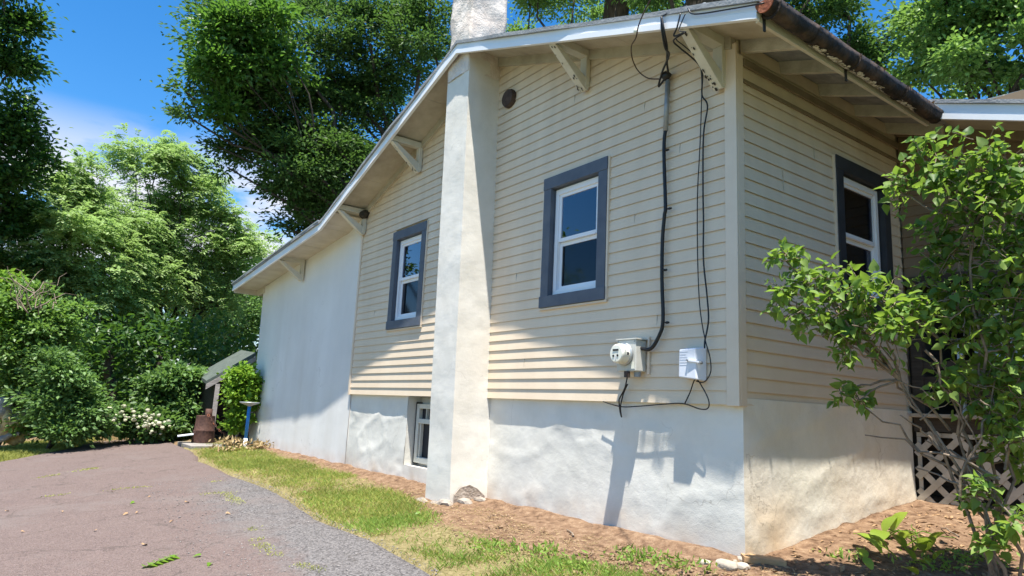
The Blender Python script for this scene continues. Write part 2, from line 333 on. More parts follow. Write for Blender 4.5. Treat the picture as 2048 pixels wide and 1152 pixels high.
def ground_material():
    m = bpy.data.materials.new('soil_and_thatch'); m.use_nodes = True; N = m.node_tree.nodes; L = m.node_tree.links; b = N['Principled BSDF']
    b.inputs['Roughness'].default_value = .95; b.inputs['Specular IOR Level'].default_value = .1
    ge = N.new('ShaderNodeNewGeometry'); at_ = N.new('ShaderNodeAttribute'); at_.attribute_name = 'soil'
    def noise(s, d=6):
        n = N.new('ShaderNodeTexNoise'); n.inputs['Scale'].default_value = s; n.inputs['Detail'].default_value = d; n.inputs['Roughness'].default_value = .65; L.new(ge.outputs['Position'], n.inputs['Vector']); return n.outputs[0]
    def ramp(f, cols):
        r = N.new('ShaderNodeValToRGB'); e = r.color_ramp.elements
        while len(e) < len(cols): e.new(.5)
        for i, (p, c) in enumerate(cols): e[i].position = p; e[i].color = (*c, 1)
        L.new(f, r.inputs[0]); return r.outputs[0]
    soil = ramp(noise(14), [(.3, (.085, .05, .032)), (.48, (.20, .125, .078)), (.62, (.27, .18, .115)), (.75, (.36, .26, .175))])
    thatch = ramp(noise(22), [(.3, (.12, .10, .045)), (.5, (.22, .185, .085)), (.72, (.33, .27, .15))])
    nm = noise(5); ad = N.new('ShaderNodeMath'); ad.operation = 'ADD'; L.new(at_.outputs['Fac'], ad.inputs[0])
    s2 = N.new('ShaderNodeMath'); s2.operation = 'MULTIPLY_ADD'; s2.inputs[1].default_value = .9; s2.inputs[2].default_value = -.45; L.new(nm, s2.inputs[0]); L.new(s2.outputs[0], ad.inputs[1])
    st = N.new('ShaderNodeMapRange'); st.inputs[1].default_value = .35; st.inputs[2].default_value = .65; L.new(ad.outputs[0], st.inputs[0])
    mx = N.new('ShaderNodeMixRGB'); L.new(st.outputs[0], mx.inputs[0]); L.new(thatch, mx.inputs[1]); L.new(soil, mx.inputs[2]); L.new(mx.outputs[0], b.inputs['Base Color'])
    bp = N.new('ShaderNodeBump'); bp.inputs['Strength'].default_value = .9; bp.inputs['Distance'].default_value = .03; L.new(noise(45, 4), bp.inputs['Height']); L.new(bp.outputs[0], b.inputs['Normal'])
    return m
MG = ground_material()
def soil_mask(X, Y):
    wall = np.where(X < -6.7, .20, np.where(X < -3.7, .62, np.where(X < -3.0, .95, 1.05)))
    d = -Y-np.interp(X, [-12, -6.7, -5, -3.6, -2.5, -1, 0, 1], [.22, .30, .42, .62, .95, .95, .75, .5])
    s = np.clip(.5-d*1.7, 0, 1)
    s = np.where(X > .05, np.clip(1.0-(-Y-.35)*1.5, 0, 1), s)
    s = np.where(X < -12.3, np.clip(.55+.0*X, 0, 1), s)
    return s
def near_ground():
    xs = np.concatenate([np.arange(-30, -8, .12), np.arange(-8, 4.01, .045)]); ys = np.concatenate([np.arange(-8, -2.6, .1), np.arange(-2.6, 4.01, .05)])
    def zf(X, Y):
        P = np.stack([X*2.2, Y*2.2, X*0], -1); s = soil_mask(X, Y)
        onroad = (Y < edge_y(X.ravel()).reshape(X.shape)-.03) & (Y > left_y(X.ravel()).reshape(X.shape)+.03) & (X > FAR+.05)
        z = gzv(X, Y)+.018*fnoise(P, 4, 2)+s*.03*fnoise(P*3.0, 3, 8)+.01
        # soil heaped against the wall
        z = z+s*.05*np.exp(-np.abs(Y+.1)/.18)*(X < 0)
        return np.where(onroad, gzv(X, Y)-.05, z)
    o = hgrid('ground', xs, ys, zf, MG); o['kind'] = 'structure'
    me = o.data; co = np.zeros(len(me.vertices)*3, np.float32); me.vertices.foreach_get('co', co); co = co.reshape(-1, 3)
    a = me.attributes.new('soil', 'FLOAT', 'POINT'); a.data.foreach_set('value', soil_mask(co[:, 0], co[:, 1]).astype(np.float32))
near_ground()
far = MB()
for (x0, x1, y0, y1) in [(-600, -29.9, -600, 600), (-29.9, 3.9, -600, -7.9), (-29.9, 3.9, 3.9, 600), (3.9, 600, -600, 600)]:
    far.add([(x0, y0, -1.45), (x1, y0, -1.45), (x1, y1, -1.45), (x0, y1, -1.45)], [(0, 1, 2, 3)])
o = far.build('terrain', mat('far_field', (.06, .09, .03), (.13, .14, .06), .6, .95)); o['kind'] = 'structure'

def asphalt_material():
    m = bpy.data.materials.new('old_asphalt'); m.use_nodes = True; N = m.node_tree.nodes; L = m.node_tree.links; b = N['Principled BSDF']
    b.inputs['Roughness'].default_value = .9; b.inputs['Specular IOR Level'].default_value = .2
    ge = N.new('ShaderNodeNewGeometry')
    def noise(s, d=5, r=.6):
        n = N.new('ShaderNodeTexNoise'); n.inputs['Scale'].default_value = s; n.inputs['Detail'].default_value = d; n.inputs['Roughness'].default_value = r; L.new(ge.outputs['Position'], n.inputs['Vector']); return n.outputs[0]
    def mixc(f, a, c):
        x = N.new('ShaderNodeMixRGB'); L.new(f, x.inputs[0])
        for i, q in ((1, a), (2, c)):
            if isinstance(q, tuple): x.inputs[i].default_value = (*q, 1)
            else: L.new(q, x.inputs[i])
        return x.outputs[0]
    def rng_(f, lo, hi):
        r = N.new('ShaderNodeMapRange'); r.inputs[1].default_value = lo; r.inputs[2].default_value = hi; r.clamp = True; L.new(f, r.inputs[0]); return r.outputs[0]
    vo = N.new('ShaderNodeTexVoronoi'); vo.inputs['Scale'].default_value = 75; L.new(ge.outputs['Position'], vo.inputs['Vector'])
    sx = N.new('ShaderNodeSeparateColor'); L.new(vo.outputs['Color'], sx.inputs[0])
    red = mixc(rng_(noise(3.5), .3, .7), (.078, .056, .048), (.116, .086, .074))
    red = mixc(rng_(sx.outputs[1], .55, 1.0), red, (.155, .122, .108))
    red = mixc(rng_(sx.outputs[2], .72, .9), red, (.06, .048, .045))
    red = mixc(rng_(noise(130, 2), .35, .75), red, (.22, .165, .155))
    grey = mixc(sx.outputs[0], (.065, .060, .060), (.20, .187, .183))
    at_ = N.new('ShaderNodeAttribute'); at_.attribute_name = 'gravel'
    ad = N.new('ShaderNodeMath'); ad.operation = 'MULTIPLY_ADD'; ad.inputs[1].default_value = 1.0; L.new(at_.outputs['Fac'], ad.inputs[0]); L.new(noise(3.0, 9, .75), ad.inputs[2])
    col = mixc(rng_(ad.outputs[0], .85, 1.15), red, grey)
    # dusty pale patches and mossy cracks
    col = mixc(rng_(noise(.8, 6, .7), .52, .74), col, (.165, .138, .128))
    wv = N.new('ShaderNodeMixRGB'); wv.blend_type = 'LINEAR_LIGHT'; wv.inputs[0].default_value = .5; L.new(ge.outputs['Position'], wv.inputs[1])
    wn = N.new('ShaderNodeTexNoise'); wn.inputs['Scale'].default_value = 2.0; wn.inputs['Detail'].default_value = 6; L.new(ge.outputs['Position'], wn.inputs['Vector']); L.new(wn.outputs['Color'], wv.inputs[2])
    cr = N.new('ShaderNodeTexVoronoi'); cr.feature = 'DISTANCE_TO_EDGE'; cr.inputs['Scale'].default_value = .75; L.new(wv.outputs[0], cr.inputs['Vector'])
    cl_ = N.new('ShaderNodeMapRange'); cl_.inputs[1].default_value = .004; cl_.inputs[2].default_value = .014; cl_.inputs[3].default_value = .4; cl_.inputs[4].default_value = 0; L.new(cr.outputs['Distance'], cl_.inputs[0])
    col = mixc(cl_.outputs[0], col, (.055, .046, .04))
    L.new(col, b.inputs['Base Color'])
    bp = N.new('ShaderNodeBump'); bp.inputs['Strength'].default_value = .8; bp.inputs['Distance'].default_value = .012; L.new(vo.outputs['Distance'], bp.inputs['Height'])
    L.new(bp.outputs[0], b.inputs['Normal']); return m
MA = asphalt_material()
def driveway():
    xs = np.concatenate([np.arange(FAR, -8, .12), np.arange(-8, 4.0, .06)]); nt = 60
    lo, hi = left_y(xs), edge_y(xs); hi = np.maximum(hi, lo+.4)
    T = np.linspace(0, 1, nt); X = np.repeat(xs[:, None], nt, 1); Y = lo[:, None]+(hi-lo)[:, None]*T[None, :]
    edge = np.minimum((hi[:, None]-Y), (Y-lo[:, None]))
    Z = gzv(X, Y)+.03+.012*fnoise(np.stack([X*.9, Y*.9, X*0], -1), 3, 4)-np.clip(.1-edge, 0, .1)*.9
    i = np.arange(X.size).reshape(X.shape); F = np.stack([i[:-1, :-1], i[1:, :-1], i[1:, 1:], i[:-1, 1:]], -1).reshape(-1, 4)
    o = tri_mesh('driveway', np.stack([X, Y, Z], -1).reshape(-1, 3), F, MA, None, True); o['kind'] = 'structure'
    g = np.clip(1-(hi[:, None]-Y-.15)*.75, 0, 1)*np.clip((X+8.5)/3.5, 0, 1)
    a = o.data.attributes.new('gravel', 'FLOAT', 'POINT'); a.data.foreach_set('value', g.astype(np.float32).ravel())
driveway()

# ================================================================ HOUSE
house = thing('house', 'cream clapboard cottage with grey slate window trim, stucco base and stucco chimney', 'house', (-5.0, 2.0, -1.1))
SL = .353; PX, PZ = -3.45, 3.968                          # rake slope and the peak of its lower edge
def zr(x):                                               # lower edge of the rake board
    if x >= PX: return 2.75-SL*x
    if x >= -7.4: return PZ+.356*(x-PX)
    return 2.56+.0885*(x+7.4)
S = .1016
# --- stucco foundation -------------------------------------------------
def stucco_sheet(name, m, a0, a1, z0, z1, fn, holes=(), step=.04, amp=.012, seed=0, corner=99):
    na = max(2, int((a1-a0)/step)); nz = max(2, int((z1-z0)/step)); A = np.linspace(a0, a1, na+1); Zz = np.linspace(z0, z1, nz+1)
    AA, ZZ = np.meshgrid(A, Zz, indexing='ij'); P = np.stack([AA*1.1+ZZ*.5, AA*0, ZZ*1.9-AA*.3], -1)
    d = amp*fnoise(P*1.6, 4, seed)+amp*.9*(1-np.abs(fnoise(P*1.3+3, 3, seed+3))*2).clip(0, 1)**6
    d = d*np.clip(np.abs(AA-corner)/.14, 0, 1)
    V = np.array([fn(a, z, q) for a, z, q in zip(AA.ravel(), ZZ.ravel(), d.ravel())])
    i = np.arange(AA.size).reshape(AA.shape); ca = (AA[:-1, :-1]+AA[1:, 1:])/2; cz = (ZZ[:-1, :-1]+ZZ[1:, 1:])/2; keep = np.ones(ca.shape, bool)
    for h in holes: keep &= ~((ca > h[0]) & (ca < h[1]) & (cz > h[2]) & (cz < h[3]))
    F = np.stack([i[:-1, :-1], i[1:, :-1], i[1:, 1:], i[:-1, 1:]], -1)[keep]
    return tri_mesh(name, V, F, m, house, True)
bat = lambda z: -.02*max(0, (-z-.5))                      # the wall swells a little towards the ground
stucco_sheet('foundation_wall', M['found'], -3.35, .0, -1.35, .05, lambda a, z, q: (a-bat(z)*max(0, 1+a/.3), .05+bat(z)-q, z), amp=.0095, corner=0)
stucco_sheet('foundation_wall', M['found'], -6.86, -3.45, -1.35, .05, lambda a, z, q: (a, .05+bat(z)-q, z), holes=[(-5.06, -3.9, -.88, .2)], amp=.010, seed=4)
stucco_sheet('foundation_wall', M['foundside'], 0, 2.66, -1.35, .05, lambda a, z, q: (q*.9-bat(z), a+(.05+bat(z))*max(0, 1-a/.3), z), amp=.011, seed=8, corner=0)
MB().box(-6.86, -5.11, .10, .30, -1.6, .0).build('foundation_core', M['found'], house); MB().box(-3.9, -.03, .10, .30, -1.6, .0).build('foundation_core', M['found'], house)
MB().box(-5.11, -3.9, .12, .30, -1.6, -.975).build('foundation_core', M['found'], house)
MB().box(-.20, -.03, .30, 2.66, -1.6, .0).build('foundation_core', M['foundside'], house)
# --- addition wall -------------------------------------------------------
def addw(a, z, q):
    return (a+.06*max(0, min(1, (z+1.1)/3.2))*0, .025-q, z)
def addition():
    step = .06; A = np.linspace(-11.78, -6.86, 84); T = np.linspace(0, 1, 64)
    top = np.interp(A, [-11.93, -7.45, -6.8], [2.20, 2.70, 2.93]); AA = np.repeat(A[:, None], 64, 1); ZZ = -1.4+(top[:, None]+1.4)*T[None]
    P = np.stack([AA, AA*0, ZZ], -1); d = .008*fnoise(P*.9, 3, 21)
    lean = np.where(AA < -11.5, 0, 0); XX = AA-.13*np.clip((-9-AA)/2.8, 0, 1)*np.clip((ZZ+1.1)/3.2, 0, 1)
    V = np.stack([XX, .025-d, ZZ], -1).reshape(-1, 3); i = np.arange(AA.size).reshape(AA.shape)
    F = np.stack([i[:-1, :-1], i[1:, :-1], i[1:, 1:], i[:-1, 1:]], -1).reshape(-1, 4)
    tri_mesh('addition_wall', V, F, M['addn'], house, True)
addition()
b = MB(); b.hexa([(-11.76, .04, -1.4), (-6.86, .04, -1.4), (-6.86, 6, -1.4), (-11.76, 6, -1.4), (-11.88, .04, 2.15), (-6.86, .04, 2.6), (-6.86, 6, 2.6), (-11.88, 6, 2.15)]); b.build('addition_core', M['addn'], house)
# --- windows, then walls behind the siding with holes for them -----------
WIN = [(-2.30, -1.38, .90, 2.25), (-5.72, -4.77, .90, 2.30)]
def wall_panel():
    b = MB(); hs = sorted([(w[0]+.08, w[1]-.08, w[2]+.08, w[3]-.08) for w in WIN]); x = -6.84
    for h in hs:
        b.box(x, h[0], .03, .06, 0, 2.66); b.box(h[0], h[1], .03, .06, 0, h[2]); b.box(h[0], h[1], .03, .06, h[3], 2.66); x = h[1]
    b.box(x, -.02, .03, .06, 0, 2.66)
    b.prism([(-6.84, 2.66), (-.02, 2.66), (-.02, 2.80), (PX, PZ+.06), (-6.84, 2.84)], lambda x, z: (x, .03, z), lambda x, z: (x, .06, z))
    return b
wall_panel().build('wall_sheathing', M['siding'], house)
RW = (1.43, 2.40, .90, 2.26)
b = MB(); 
b.box(-.06, -.03, .06, RW[0]+.08, 0, 2.9); b.box(-.06, -.03, RW[1]-.08, 2.75, 0, 2.9); b.box(-.06, -.03, RW[0]+.08, RW[1]-.08, 0, RW[2]+.08); b.box(-.06, -.03, RW[0]+.08, RW[1]-.08, RW[3]-.08, 2.9)
b.build('wall_sheathing', M['siding'], house)
# --- clapboards: one object per board -------------------------------------
def course(a0b, a1b, a0t, a1t, z0, z1, side, nm='siding_board'):
    j = R_.uniform(-.0012, .0012); z0 += j
    f = (lambda a, d, z: (a, d, z)) if side == 'front' else (lambda a, d, z: (-d, a, z))
    V = [f(a0b, 0, z0), f(a1b, 0, z0), f(a1t, .0105, z1), f(a0t, .0105, z1), f(a0b, .0018, z0+.0008), f(a1b, .0018, z0+.0008), f(a1t, .0123, z1), f(a0t, .0123, z1)]
    b = MB(); b.hexa(V)
    W_ = [f(a0t, .0105, z1+.0001), f(a1t, .0105, z1+.0001), f(a1t, .0150, z1+.024), f(a0t, .0150, z1+.024), f(a0t, .0123, z1+.0001), f(a1t, .0123, z1+.0001), f(a1t, .0165, z1+.024), f(a0t, .0165, z1+.024)]; b.hexa(W_); return b.build(nm, M['siding'], house)
def lims(z):                                              # where the courses meet the frieze
    r = min(-.085, (2.80-z)/SL); l = max(-6.835, PX-(PZ+.05-z)/.356); return l, r
k = 0
while k*S < 3.95:
    z0, z1 = k*S, (k+1)*S-.001
    lb, rb = lims(z0); lt, rt = lims(z1)
    for (c0, c1) in ((-6.84, -3.6), (-3.30, -.08)):
        segs = [(max(lb, c0), min(rb, c1), max(lt, c0), min(rt, c1))]
        for w in WIN:
            if w[0] > c0 and w[1] < c1 and z0 < w[3]-.03 and z1 > w[2]+.03:
                s0 = segs.pop(0); segs += [(s0[0], w[0]+.03, s0[2], w[0]+.03), (w[1]-.03, s0[1], w[1]-.03, s0[3])]
        for s_ in segs:
            if s_[1]-s_[0] > .02: course(s_[0], s_[1], s_[2], max(s_[3], s_[2]+.004), z0, z1, 'front')
    k += 1
for k in range(28):
    z0, z1 = k*S, (k+1)*S-.001
    for (a, c) in ([(.085, RW[0]+.03), (RW[1]-.03, 2.64)] if (z0 < RW[3]-.03 and z1 > RW[2]+.03) else [(.085, 2.64)]):
        course(a, c, a, c, z0, z1, 'side')
# joints in side boards
for (y, k0) in ((.62, 17), (.62, 18), (1.10, 21)):
    MB().box(-.002, .0035, y, y+.006, k0*S+.004, (k0+1)*S-.004).build('board_lap', M['rafter'], house)
for (x, k0) in ((-.78, 6), (-2.55, 3), (-.95, 25), (-1.9, 29), (-2.75, 12), (-1.05, 15), (-6.2, 11), (-4.5, 27), (-3.9, 5), (-.55, 20)):
    zt = k0*S; MB().box(x, x+.004, .0015, .0125, zt+.004, zt+S-.003).build('board_lap', M['rafter'], house)
# corner boards
MB().box(-.095, .012, -.012, .012, -.01, 2.80).build('corner_board', M['post'], house, bevel=.003)
MB().box(-.012, .012, .0125, .085, -.01, 2.72).build('corner_board', M['post'], house, bevel=.003)
MB().box(-6.88, -6.83, -.012, .02, -.01, 2.60).build('edge_channel', M['post'], house)
MB().box(-3.30, -3.272, -.014, .02, -.01, 3.86).build('edge_channel', M['bracket'], house)

# --- windows -------------------------------------------------------------------
GL_UP = glass_mat('window_glass', (.75, .8, .9), 1.5, .012, 2.6); GL_SIDE = glass_mat('side_window_glass', (.5, .5, .52), 1.45, .02, .55); GL_SC = glass_mat('screened_glass', (.22, .22, .24), 1.45, .05, 1.0)
def window(rect, side, trimm, label, curtain=True):
    a0, a1, z0, z1 = rect
    f = (lambda a, d, z: (a, d, z)) if side == 'front' else (lambda a, d, z: (-d, a, z))
    def bx(mb, x0, x1, d0, d1, y0, y1):
        return mb.hexa([f(x0, d0, y0), f(x1, d0, y0), f(x1, d1, y0), f(x0, d1, y0), f(x0, d0, y1), f(x1, d0, y1), f(x1, d1, y1), f(x0, d1, y1)])
    tw, th, tb = .115, .125, .115
    w = MB(); bx(w, a0, a0+tw, -.022, .03, z0+tb, z1-th); w = w.build('window', trimm, house, bevel=.003); w['label'] = label
    def part(nm, m, *boxes, bev=0.0, smooth=False):
        q = MB()
        for bb in boxes: bx(q, *bb)
        return q.build(nm, m, w, bevel=bev)
    part('trim_board', trimm, (a1-tw, a1, -.022, .03, z0+tb, z1-th), bev=.003)
    part('trim_board', trimm, (a0-.006, a1+.006, -.026, .03, z1-th, z1), bev=.003)
    part('window_sill', trimm, (a0-.006, a1+.006, -.032, .03, z0, z0+tb), bev=.003)
    part('edge_channel', M['post'], (a0-.02, a0-.002, -.014, .01, z0-.01, z1), (a1+.002, a1+.022, -.014, .01, z0-.01, z1), (a0-.02, a1+.022, -.016, .012, z0-.022, z0-.004))
    i0, i1, j0, j1 = a0+tw, a1-tw, z0+tb, z1-th
    part('jamb', trimm, (i0-.01, i0+.012, .0302, .14, j0, j1), (i1-.012, i1+.01, .0302, .14, j0, j1), (i0, i1, .0302, .14, j1-.012, j1+.01), (i0, i1, .0302, .14, j0-.01, j0+.012))
    e0, e1, k0, k1 = i0+.013, i1-.013, j0+.013, j1-.013
    fw = .045
    part('frame', M['vinyl'], (e0, e0+fw, .035, .10, k0, k1), (e1-fw, e1, .035, .10, k0, k1), (e0+fw, e1-fw, .035, .10, k1-fw-.01, k1), (e0+fw, e1-fw, .035, .10, k0, k0+fw), bev=.002)
    s0, s1, t0, t1 = e0+fw, e1-fw, k0+fw, k1-fw-.01; mid = (t0+t1)/2
    sw = .032
    part('upper_sash', M['vinyl'], (s0, s0+sw, .05, .075, mid, t1), (s1-sw, s1, .05, .075, mid, t1), (s0+sw, s1-sw, .05, .075, t1-sw, t1), (s0+sw, s1-sw, .045, .075, mid-.005, mid+.032))
    part('lower_sash', M['vinyl'], (s0, s0+sw, .075, .098, t0, mid-.006), (s1-sw, s1, .075, .098, t0, mid-.006), (s0+sw, s1-sw, .075, .098, t0, t0+.04), (s0+sw, s1-sw, .076, .098, mid-.045, mid-.006))
    part('pane', GL_UP if side == 'front' else GL_SIDE, (s0+sw, s1-sw, .060, .064, mid+.032, t1-sw)); part('pane', GL_SC if side == 'front' else GL_SIDE, (s0+sw, s1-sw, .085, .089, t0+.04, mid-.045))
    if curtain:
        q = MB(); n = 60; P = []
        for i in range(n+1):
            a = i0+.02+(i1-i0-.04)*i/n; d = .22+.018*math.sin(i*1.3)+.01*math.sin(i*.57+1); P.append((a, d))
        V = [f(a, d, j0) for a, d in P]+[f(a, d, j1) for a, d in P]
        q.add(V, [(i, i+1, n+2+i, n+1+i) for i in range(n) if i < n*.42 or i > n*.62]); q.build('curtain', M['curtain'], w, True)
    q = MB(); D = .9
    V = [f(i0-.3, .15, j0-.2), f(i1+.3, .15, j0-.2), f(i1+.3, .15, j1+.2), f(i0-.3, .15, j1+.2), f(i0-.3, D, j0-.2), f(i1+.3, D, j0-.2), f(i1+.3, D, j1+.2), f(i0-.3, D, j1+.2)]
    q.add(V, [(4, 5, 6, 7), (0, 1, 5, 4), (1, 2, 6, 5), (2, 3, 7, 6), (3, 0, 4, 7)]); q.build('dark_room', M['room'], w)
    return w
window(WIN[0], 'front', M['trim'], 'slate trimmed sash window nearest the electric meter')
window(WIN[1], 'front', M['trim'], 'slate trimmed sash window left of the chimney')
window(RW, 'side', M['trimdark'], 'sash window on the shaded side wall behind the shrub, its slate trim coloured dark for the shade', curtain=False)

# --- basement window in its recess
def basement():
    x0, x1, z0, z1 = -5.06, -3.9, -.88, -.005
    b = MB(); b.box(x0-.05, x0, .056, .30, z0, z1+.01); b.build('recess_jamb', M['found'], house)
    b = MB(); b.box(x0-.02, x1, .045, .30, z0-.09, z0); b.build('recess_sill', M['found'], house, bevel=.008)
    MB().box(x0, x1, .255, .30, z0, z1).build('recess_back', M['found'], house)
    fx = x0+.03; w = MB(); w.box(fx, fx+.07, .17, .24, z0+.04, z1-.09); w.box(fx+.72, fx+.79, .17, .24, z0+.04, z1-.09); w.box(fx+.07, fx+.72, .17, .24, z0+.04, z0+.11); w.box(fx+.07, fx+.72, .17, .24, z1-.15, z1-.09); w.box(fx+.07, fx+.72, .17, .24, z1-.34, z1-.28)
    w = w.build('basement_window', mat('cream_frame', (.56, .54, .47), (.62, .60, .53), 6, .6), house, bevel=.003); w['label'] = 'small cream basement window set deep in the stucco'
    MB().box(fx+.105, fx+.125, .18, .22, z0+.115, z1-.345).build('glazing_bar', MATS['cream_frame'], w)
    MB().box(fx+.375, fx+.395, .182, .222, z1-.28, z1-.15).build('glazing_bar', MATS['cream_frame'], w)
    MB().box(fx+.23, fx+.245, .182, .222, z1-.28, z1-.15).build('glazing_bar', MATS['cream_frame'], w)
    MB().box(fx+.07, fx+.72, .222, .23, z1-.28, z1-.15).build('pane', M['screen'], w); MB().box(fx+.07, fx+.72, .224, .232, z0+.11, z1-.34).build('pane', M['screen'], w)
    MB().box(fx-.012, fx, .165, .25, z0+.02, z1-.07).build('dark_joint', M['ink'], w)
basement()

# --- frieze boards, soffits, rake fascia, roof --------------------------------
def band(name, m, xs, zl, zh, y0, y1, par=house):
    b = MB()
    for i in range(len(xs)-1):
        a, c = xs[i], xs[i+1]
        b.hexa([(a, y0, zl(a)), (c, y0, zl(c)), (c, y1, zl(c)), (a, y1, zl(a)), (a, y0, zh(a)), (c, y0, zh(c)), (c, y1, zh(c)), (a, y1, zh(a))])
    return b.build(name, m, par)
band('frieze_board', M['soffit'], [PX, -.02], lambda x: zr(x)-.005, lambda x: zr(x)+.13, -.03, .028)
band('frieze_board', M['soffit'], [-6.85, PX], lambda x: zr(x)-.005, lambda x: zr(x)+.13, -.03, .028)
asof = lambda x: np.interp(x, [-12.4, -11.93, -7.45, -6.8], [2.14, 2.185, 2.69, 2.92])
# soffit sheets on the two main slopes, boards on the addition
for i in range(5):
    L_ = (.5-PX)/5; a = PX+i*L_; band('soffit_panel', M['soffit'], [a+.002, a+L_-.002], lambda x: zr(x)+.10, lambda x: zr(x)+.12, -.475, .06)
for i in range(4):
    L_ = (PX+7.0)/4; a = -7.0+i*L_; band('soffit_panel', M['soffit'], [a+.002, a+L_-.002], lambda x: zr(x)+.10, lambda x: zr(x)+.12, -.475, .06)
n = 34
for i in range(n):
    L_ = (12.33-7.0)/n; a = -12.33+i*L_; dz = R_.uniform(-.002, .003)
    band('soffit_board', M['soffit2'], [a+.003, a+L_-.003], lambda x: max(zr(x)+.075, 0)+dz, lambda x: zr(x)+.10+dz, -.475, .06)
def rake(name, xs):
    up = band(name, M['white'], xs, lambda x: zr(x)+.048, lambda x: zr(x)+.118, -.50, -.475)
    lo = band('fascia_lip', M['white'], xs, lambda x: zr(x), lambda x: zr(x)+.05, -.508, -.47, par=up); return up
rake('rake_fascia', [PX, .53]); rake('rake_fascia', [-7.4, PX]); rake('rake_fascia', [-12.37, -7.4])
def roof_slab(name, xs, y0, y1, m, n=60, lo=.118, hi=.158):
    b = MB(); X = np.linspace(xs[0], xs[1], n+1)
    def wob(x): return .012*math.sin(x*2.1)+.006*math.sin(x*7.3+1)
    for i in range(n):
        a, c = X[i], X[i+1]; wa, wc = wob(a), wob(c)
        b.hexa([(a, y0-wa, zr(a)+lo), (c, y0-wc, zr(c)+lo), (c, y1, zr(c)+lo), (a, y1, zr(a)+lo), (a, y0-wa, zr(a)+hi), (c, y0-wc, zr(c)+hi), (c, y1, zr(c)+hi), (a, y1, zr(a)+hi)])
    return b.build(name, m, house)
roof_slab('roof', [PX, .56], -.522, 7.0, M['roofing']); roof_slab('roof', [-7.4, PX], -.522, 7.0, M['roofing']); roof_slab('roof', [-12.40, -7.4], -.522, 7.0, M['roofing'], lo=.118, hi=.15)
# second lifted roofing edge near the kink, and eave end board of the addition
band('roof_flashing', M['galv'], [-12.41, -7.45], lambda x: zr(x)+.152, lambda x: zr(x)+.175, -.535, .2)
MB().box(-12.36, -12.33, -.47, 6.0, 2.085, 2.25).build('eave_board', M['soffit2'], house)
MB().box(-12.33, -11.8, .0, .06, 2.09, 2.26).build('eave_return', M['soffit2'], house)
# --- knee brackets
def chips(mb, *a): pass
for bx_, fz, vis in ((-1.715, 3.04, 1), (-.125, 2.475, 1), (-5.10, 3.07, 1), (-6.80, 2.49, 0), (-9.45, 2.08, 0)):
    top = zr(bx_)+.098; w = .045
    q = MB().box(bx_-w, bx_+w, -.055, -.002, fz, top-.09).build('bracket', M['bracket'], house, bevel=.004)
    MB().box(bx_-w, bx_+w, -.47, -.002, top-.09, top-.012).build('bracket_arm', M['bracket'], q, bevel=.004)
    b = MB(); b.prism([(-.470, top-.10), (-.40, top-.10), (-.012, fz+.075), (-.012, fz-.02), (-.05, fz-.035)], lambda y, z: (bx_-w*.9, y, z), lambda y, z: (bx_+w*.9, y, z))
    b.build('bracket_brace', M['bracket'], q, bevel=.004)
    if vis:                                               # bare weathered chips at the foot of the brace
        b = MB()
        for i in range(16):
            t = R_.random()*.36 if i > 3 else .6+R_.random()*.35; yy = -.055-t*.42; zz = fz-.035+t*(top-.10-fz+.035); xx = bx_+R_.uniform(-.036, .03); s_ = R_.uniform(.004, .013)
            P = [(xx+s_*math.cos(a*1.05)*R_.uniform(.5, 1.2), yy+s_*1.6*math.sin(a*1.05)*R_.uniform(.4, 1), 0) for a in range(6)]
            dydz = -.42/(top-.065-fz); V = [(p_[0], p_[1]-.0025-.001*i*.1, zz+(p_[1]-yy)/dydz-.0015) for p_ in P]; b.add(V, [tuple(range(6))])
        b.build('bare_wood', M['darkwood'], q)
        MB().box(bx_-.06, bx_-.047, -.02, -.002, fz-.03, fz+.35).build('dark_joint', M['ink'], q) if False else None
# dark nest tucked into the left bracket
def blob(name, m, c, r, parent=None, n=3, amp=.3, seed=0, squash=(1, 1, 1), smooth=True):
    bm = bmesh.new(); bmesh.ops.create_icosphere(bm, subdivisions=n, radius=1)
    V = np.array([v.co[:] for v in bm.verts]); d = 1+amp*fnoise(V*1.5+seed, 3, seed)
    for v, q in zip(bm.verts, V*d[:, None]): v.co = (c[0]+q[0]*r*squash[0], c[1]+q[1]*r*squash[1], c[2]+q[2]*r*squash[2])
    me = bpy.data.meshes.new(name); bm.to_mesh(me); bm.free(); return link(name, me, m, parent, smooth)
tag(blob('bird_nest', M['darkwood'], (-6.74, -.05, 2.78), .07, amp=.6), 'small dark bird nest wedged in the eave bracket beside the white wall', 'nest')

# --- right eave: rafter tails, fascia, gutter ------------------------------------
def sheathing():
    for i in range(6):
        L_ = .42/6*1.0; 
    for i in range(5):
        a = .012+i*.098; c = a+.094
        b = MB(); b.hexa([(a, -.46, 2.872-SL*a), (c, -.46, 2.872-SL*c), (c, 6, 2.872-SL*c), (a, 6, 2.872-SL*a), (a, -.46, 2.89-SL*a), (c, -.46, 2.89-SL*c), (c, 6, 2.89-SL*c), (a, 6, 2.89-SL*a)])
        b.build('roof_board', M['rafter'], house)
sheathing()
for y in (.09, .62, 1.225, 1.845, 2.45):
    b = MB(); zb = 2.766
    b.hexa([(-.02, y, zb), (.50, y, zb-.5*SL-.005), (.50, y+.045, zb-.5*SL-.005), (-.02, y+.045, zb), (-.02, y, zb+.115), (.50, y, zb+.108-.5*SL), (.50, y+.045, zb+.108-.5*SL), (-.02, y+.045, zb+.115)])
    b.build('rafter_tail', M['rafter'], house, bevel=.003)
b = MB(); b.hexa([(.50, -.47, 2.555), (.525, -.47, 2.555), (.525, 2.1, 2.565), (.50, 2.1, 2.565), (.50, -.47, 2.70), (.525, -.47, 2.70), (.525, 2.1, 2.70), (.50, 2.1, 2.70)]); b.build('eave_fascia', M['soffit2'], house)
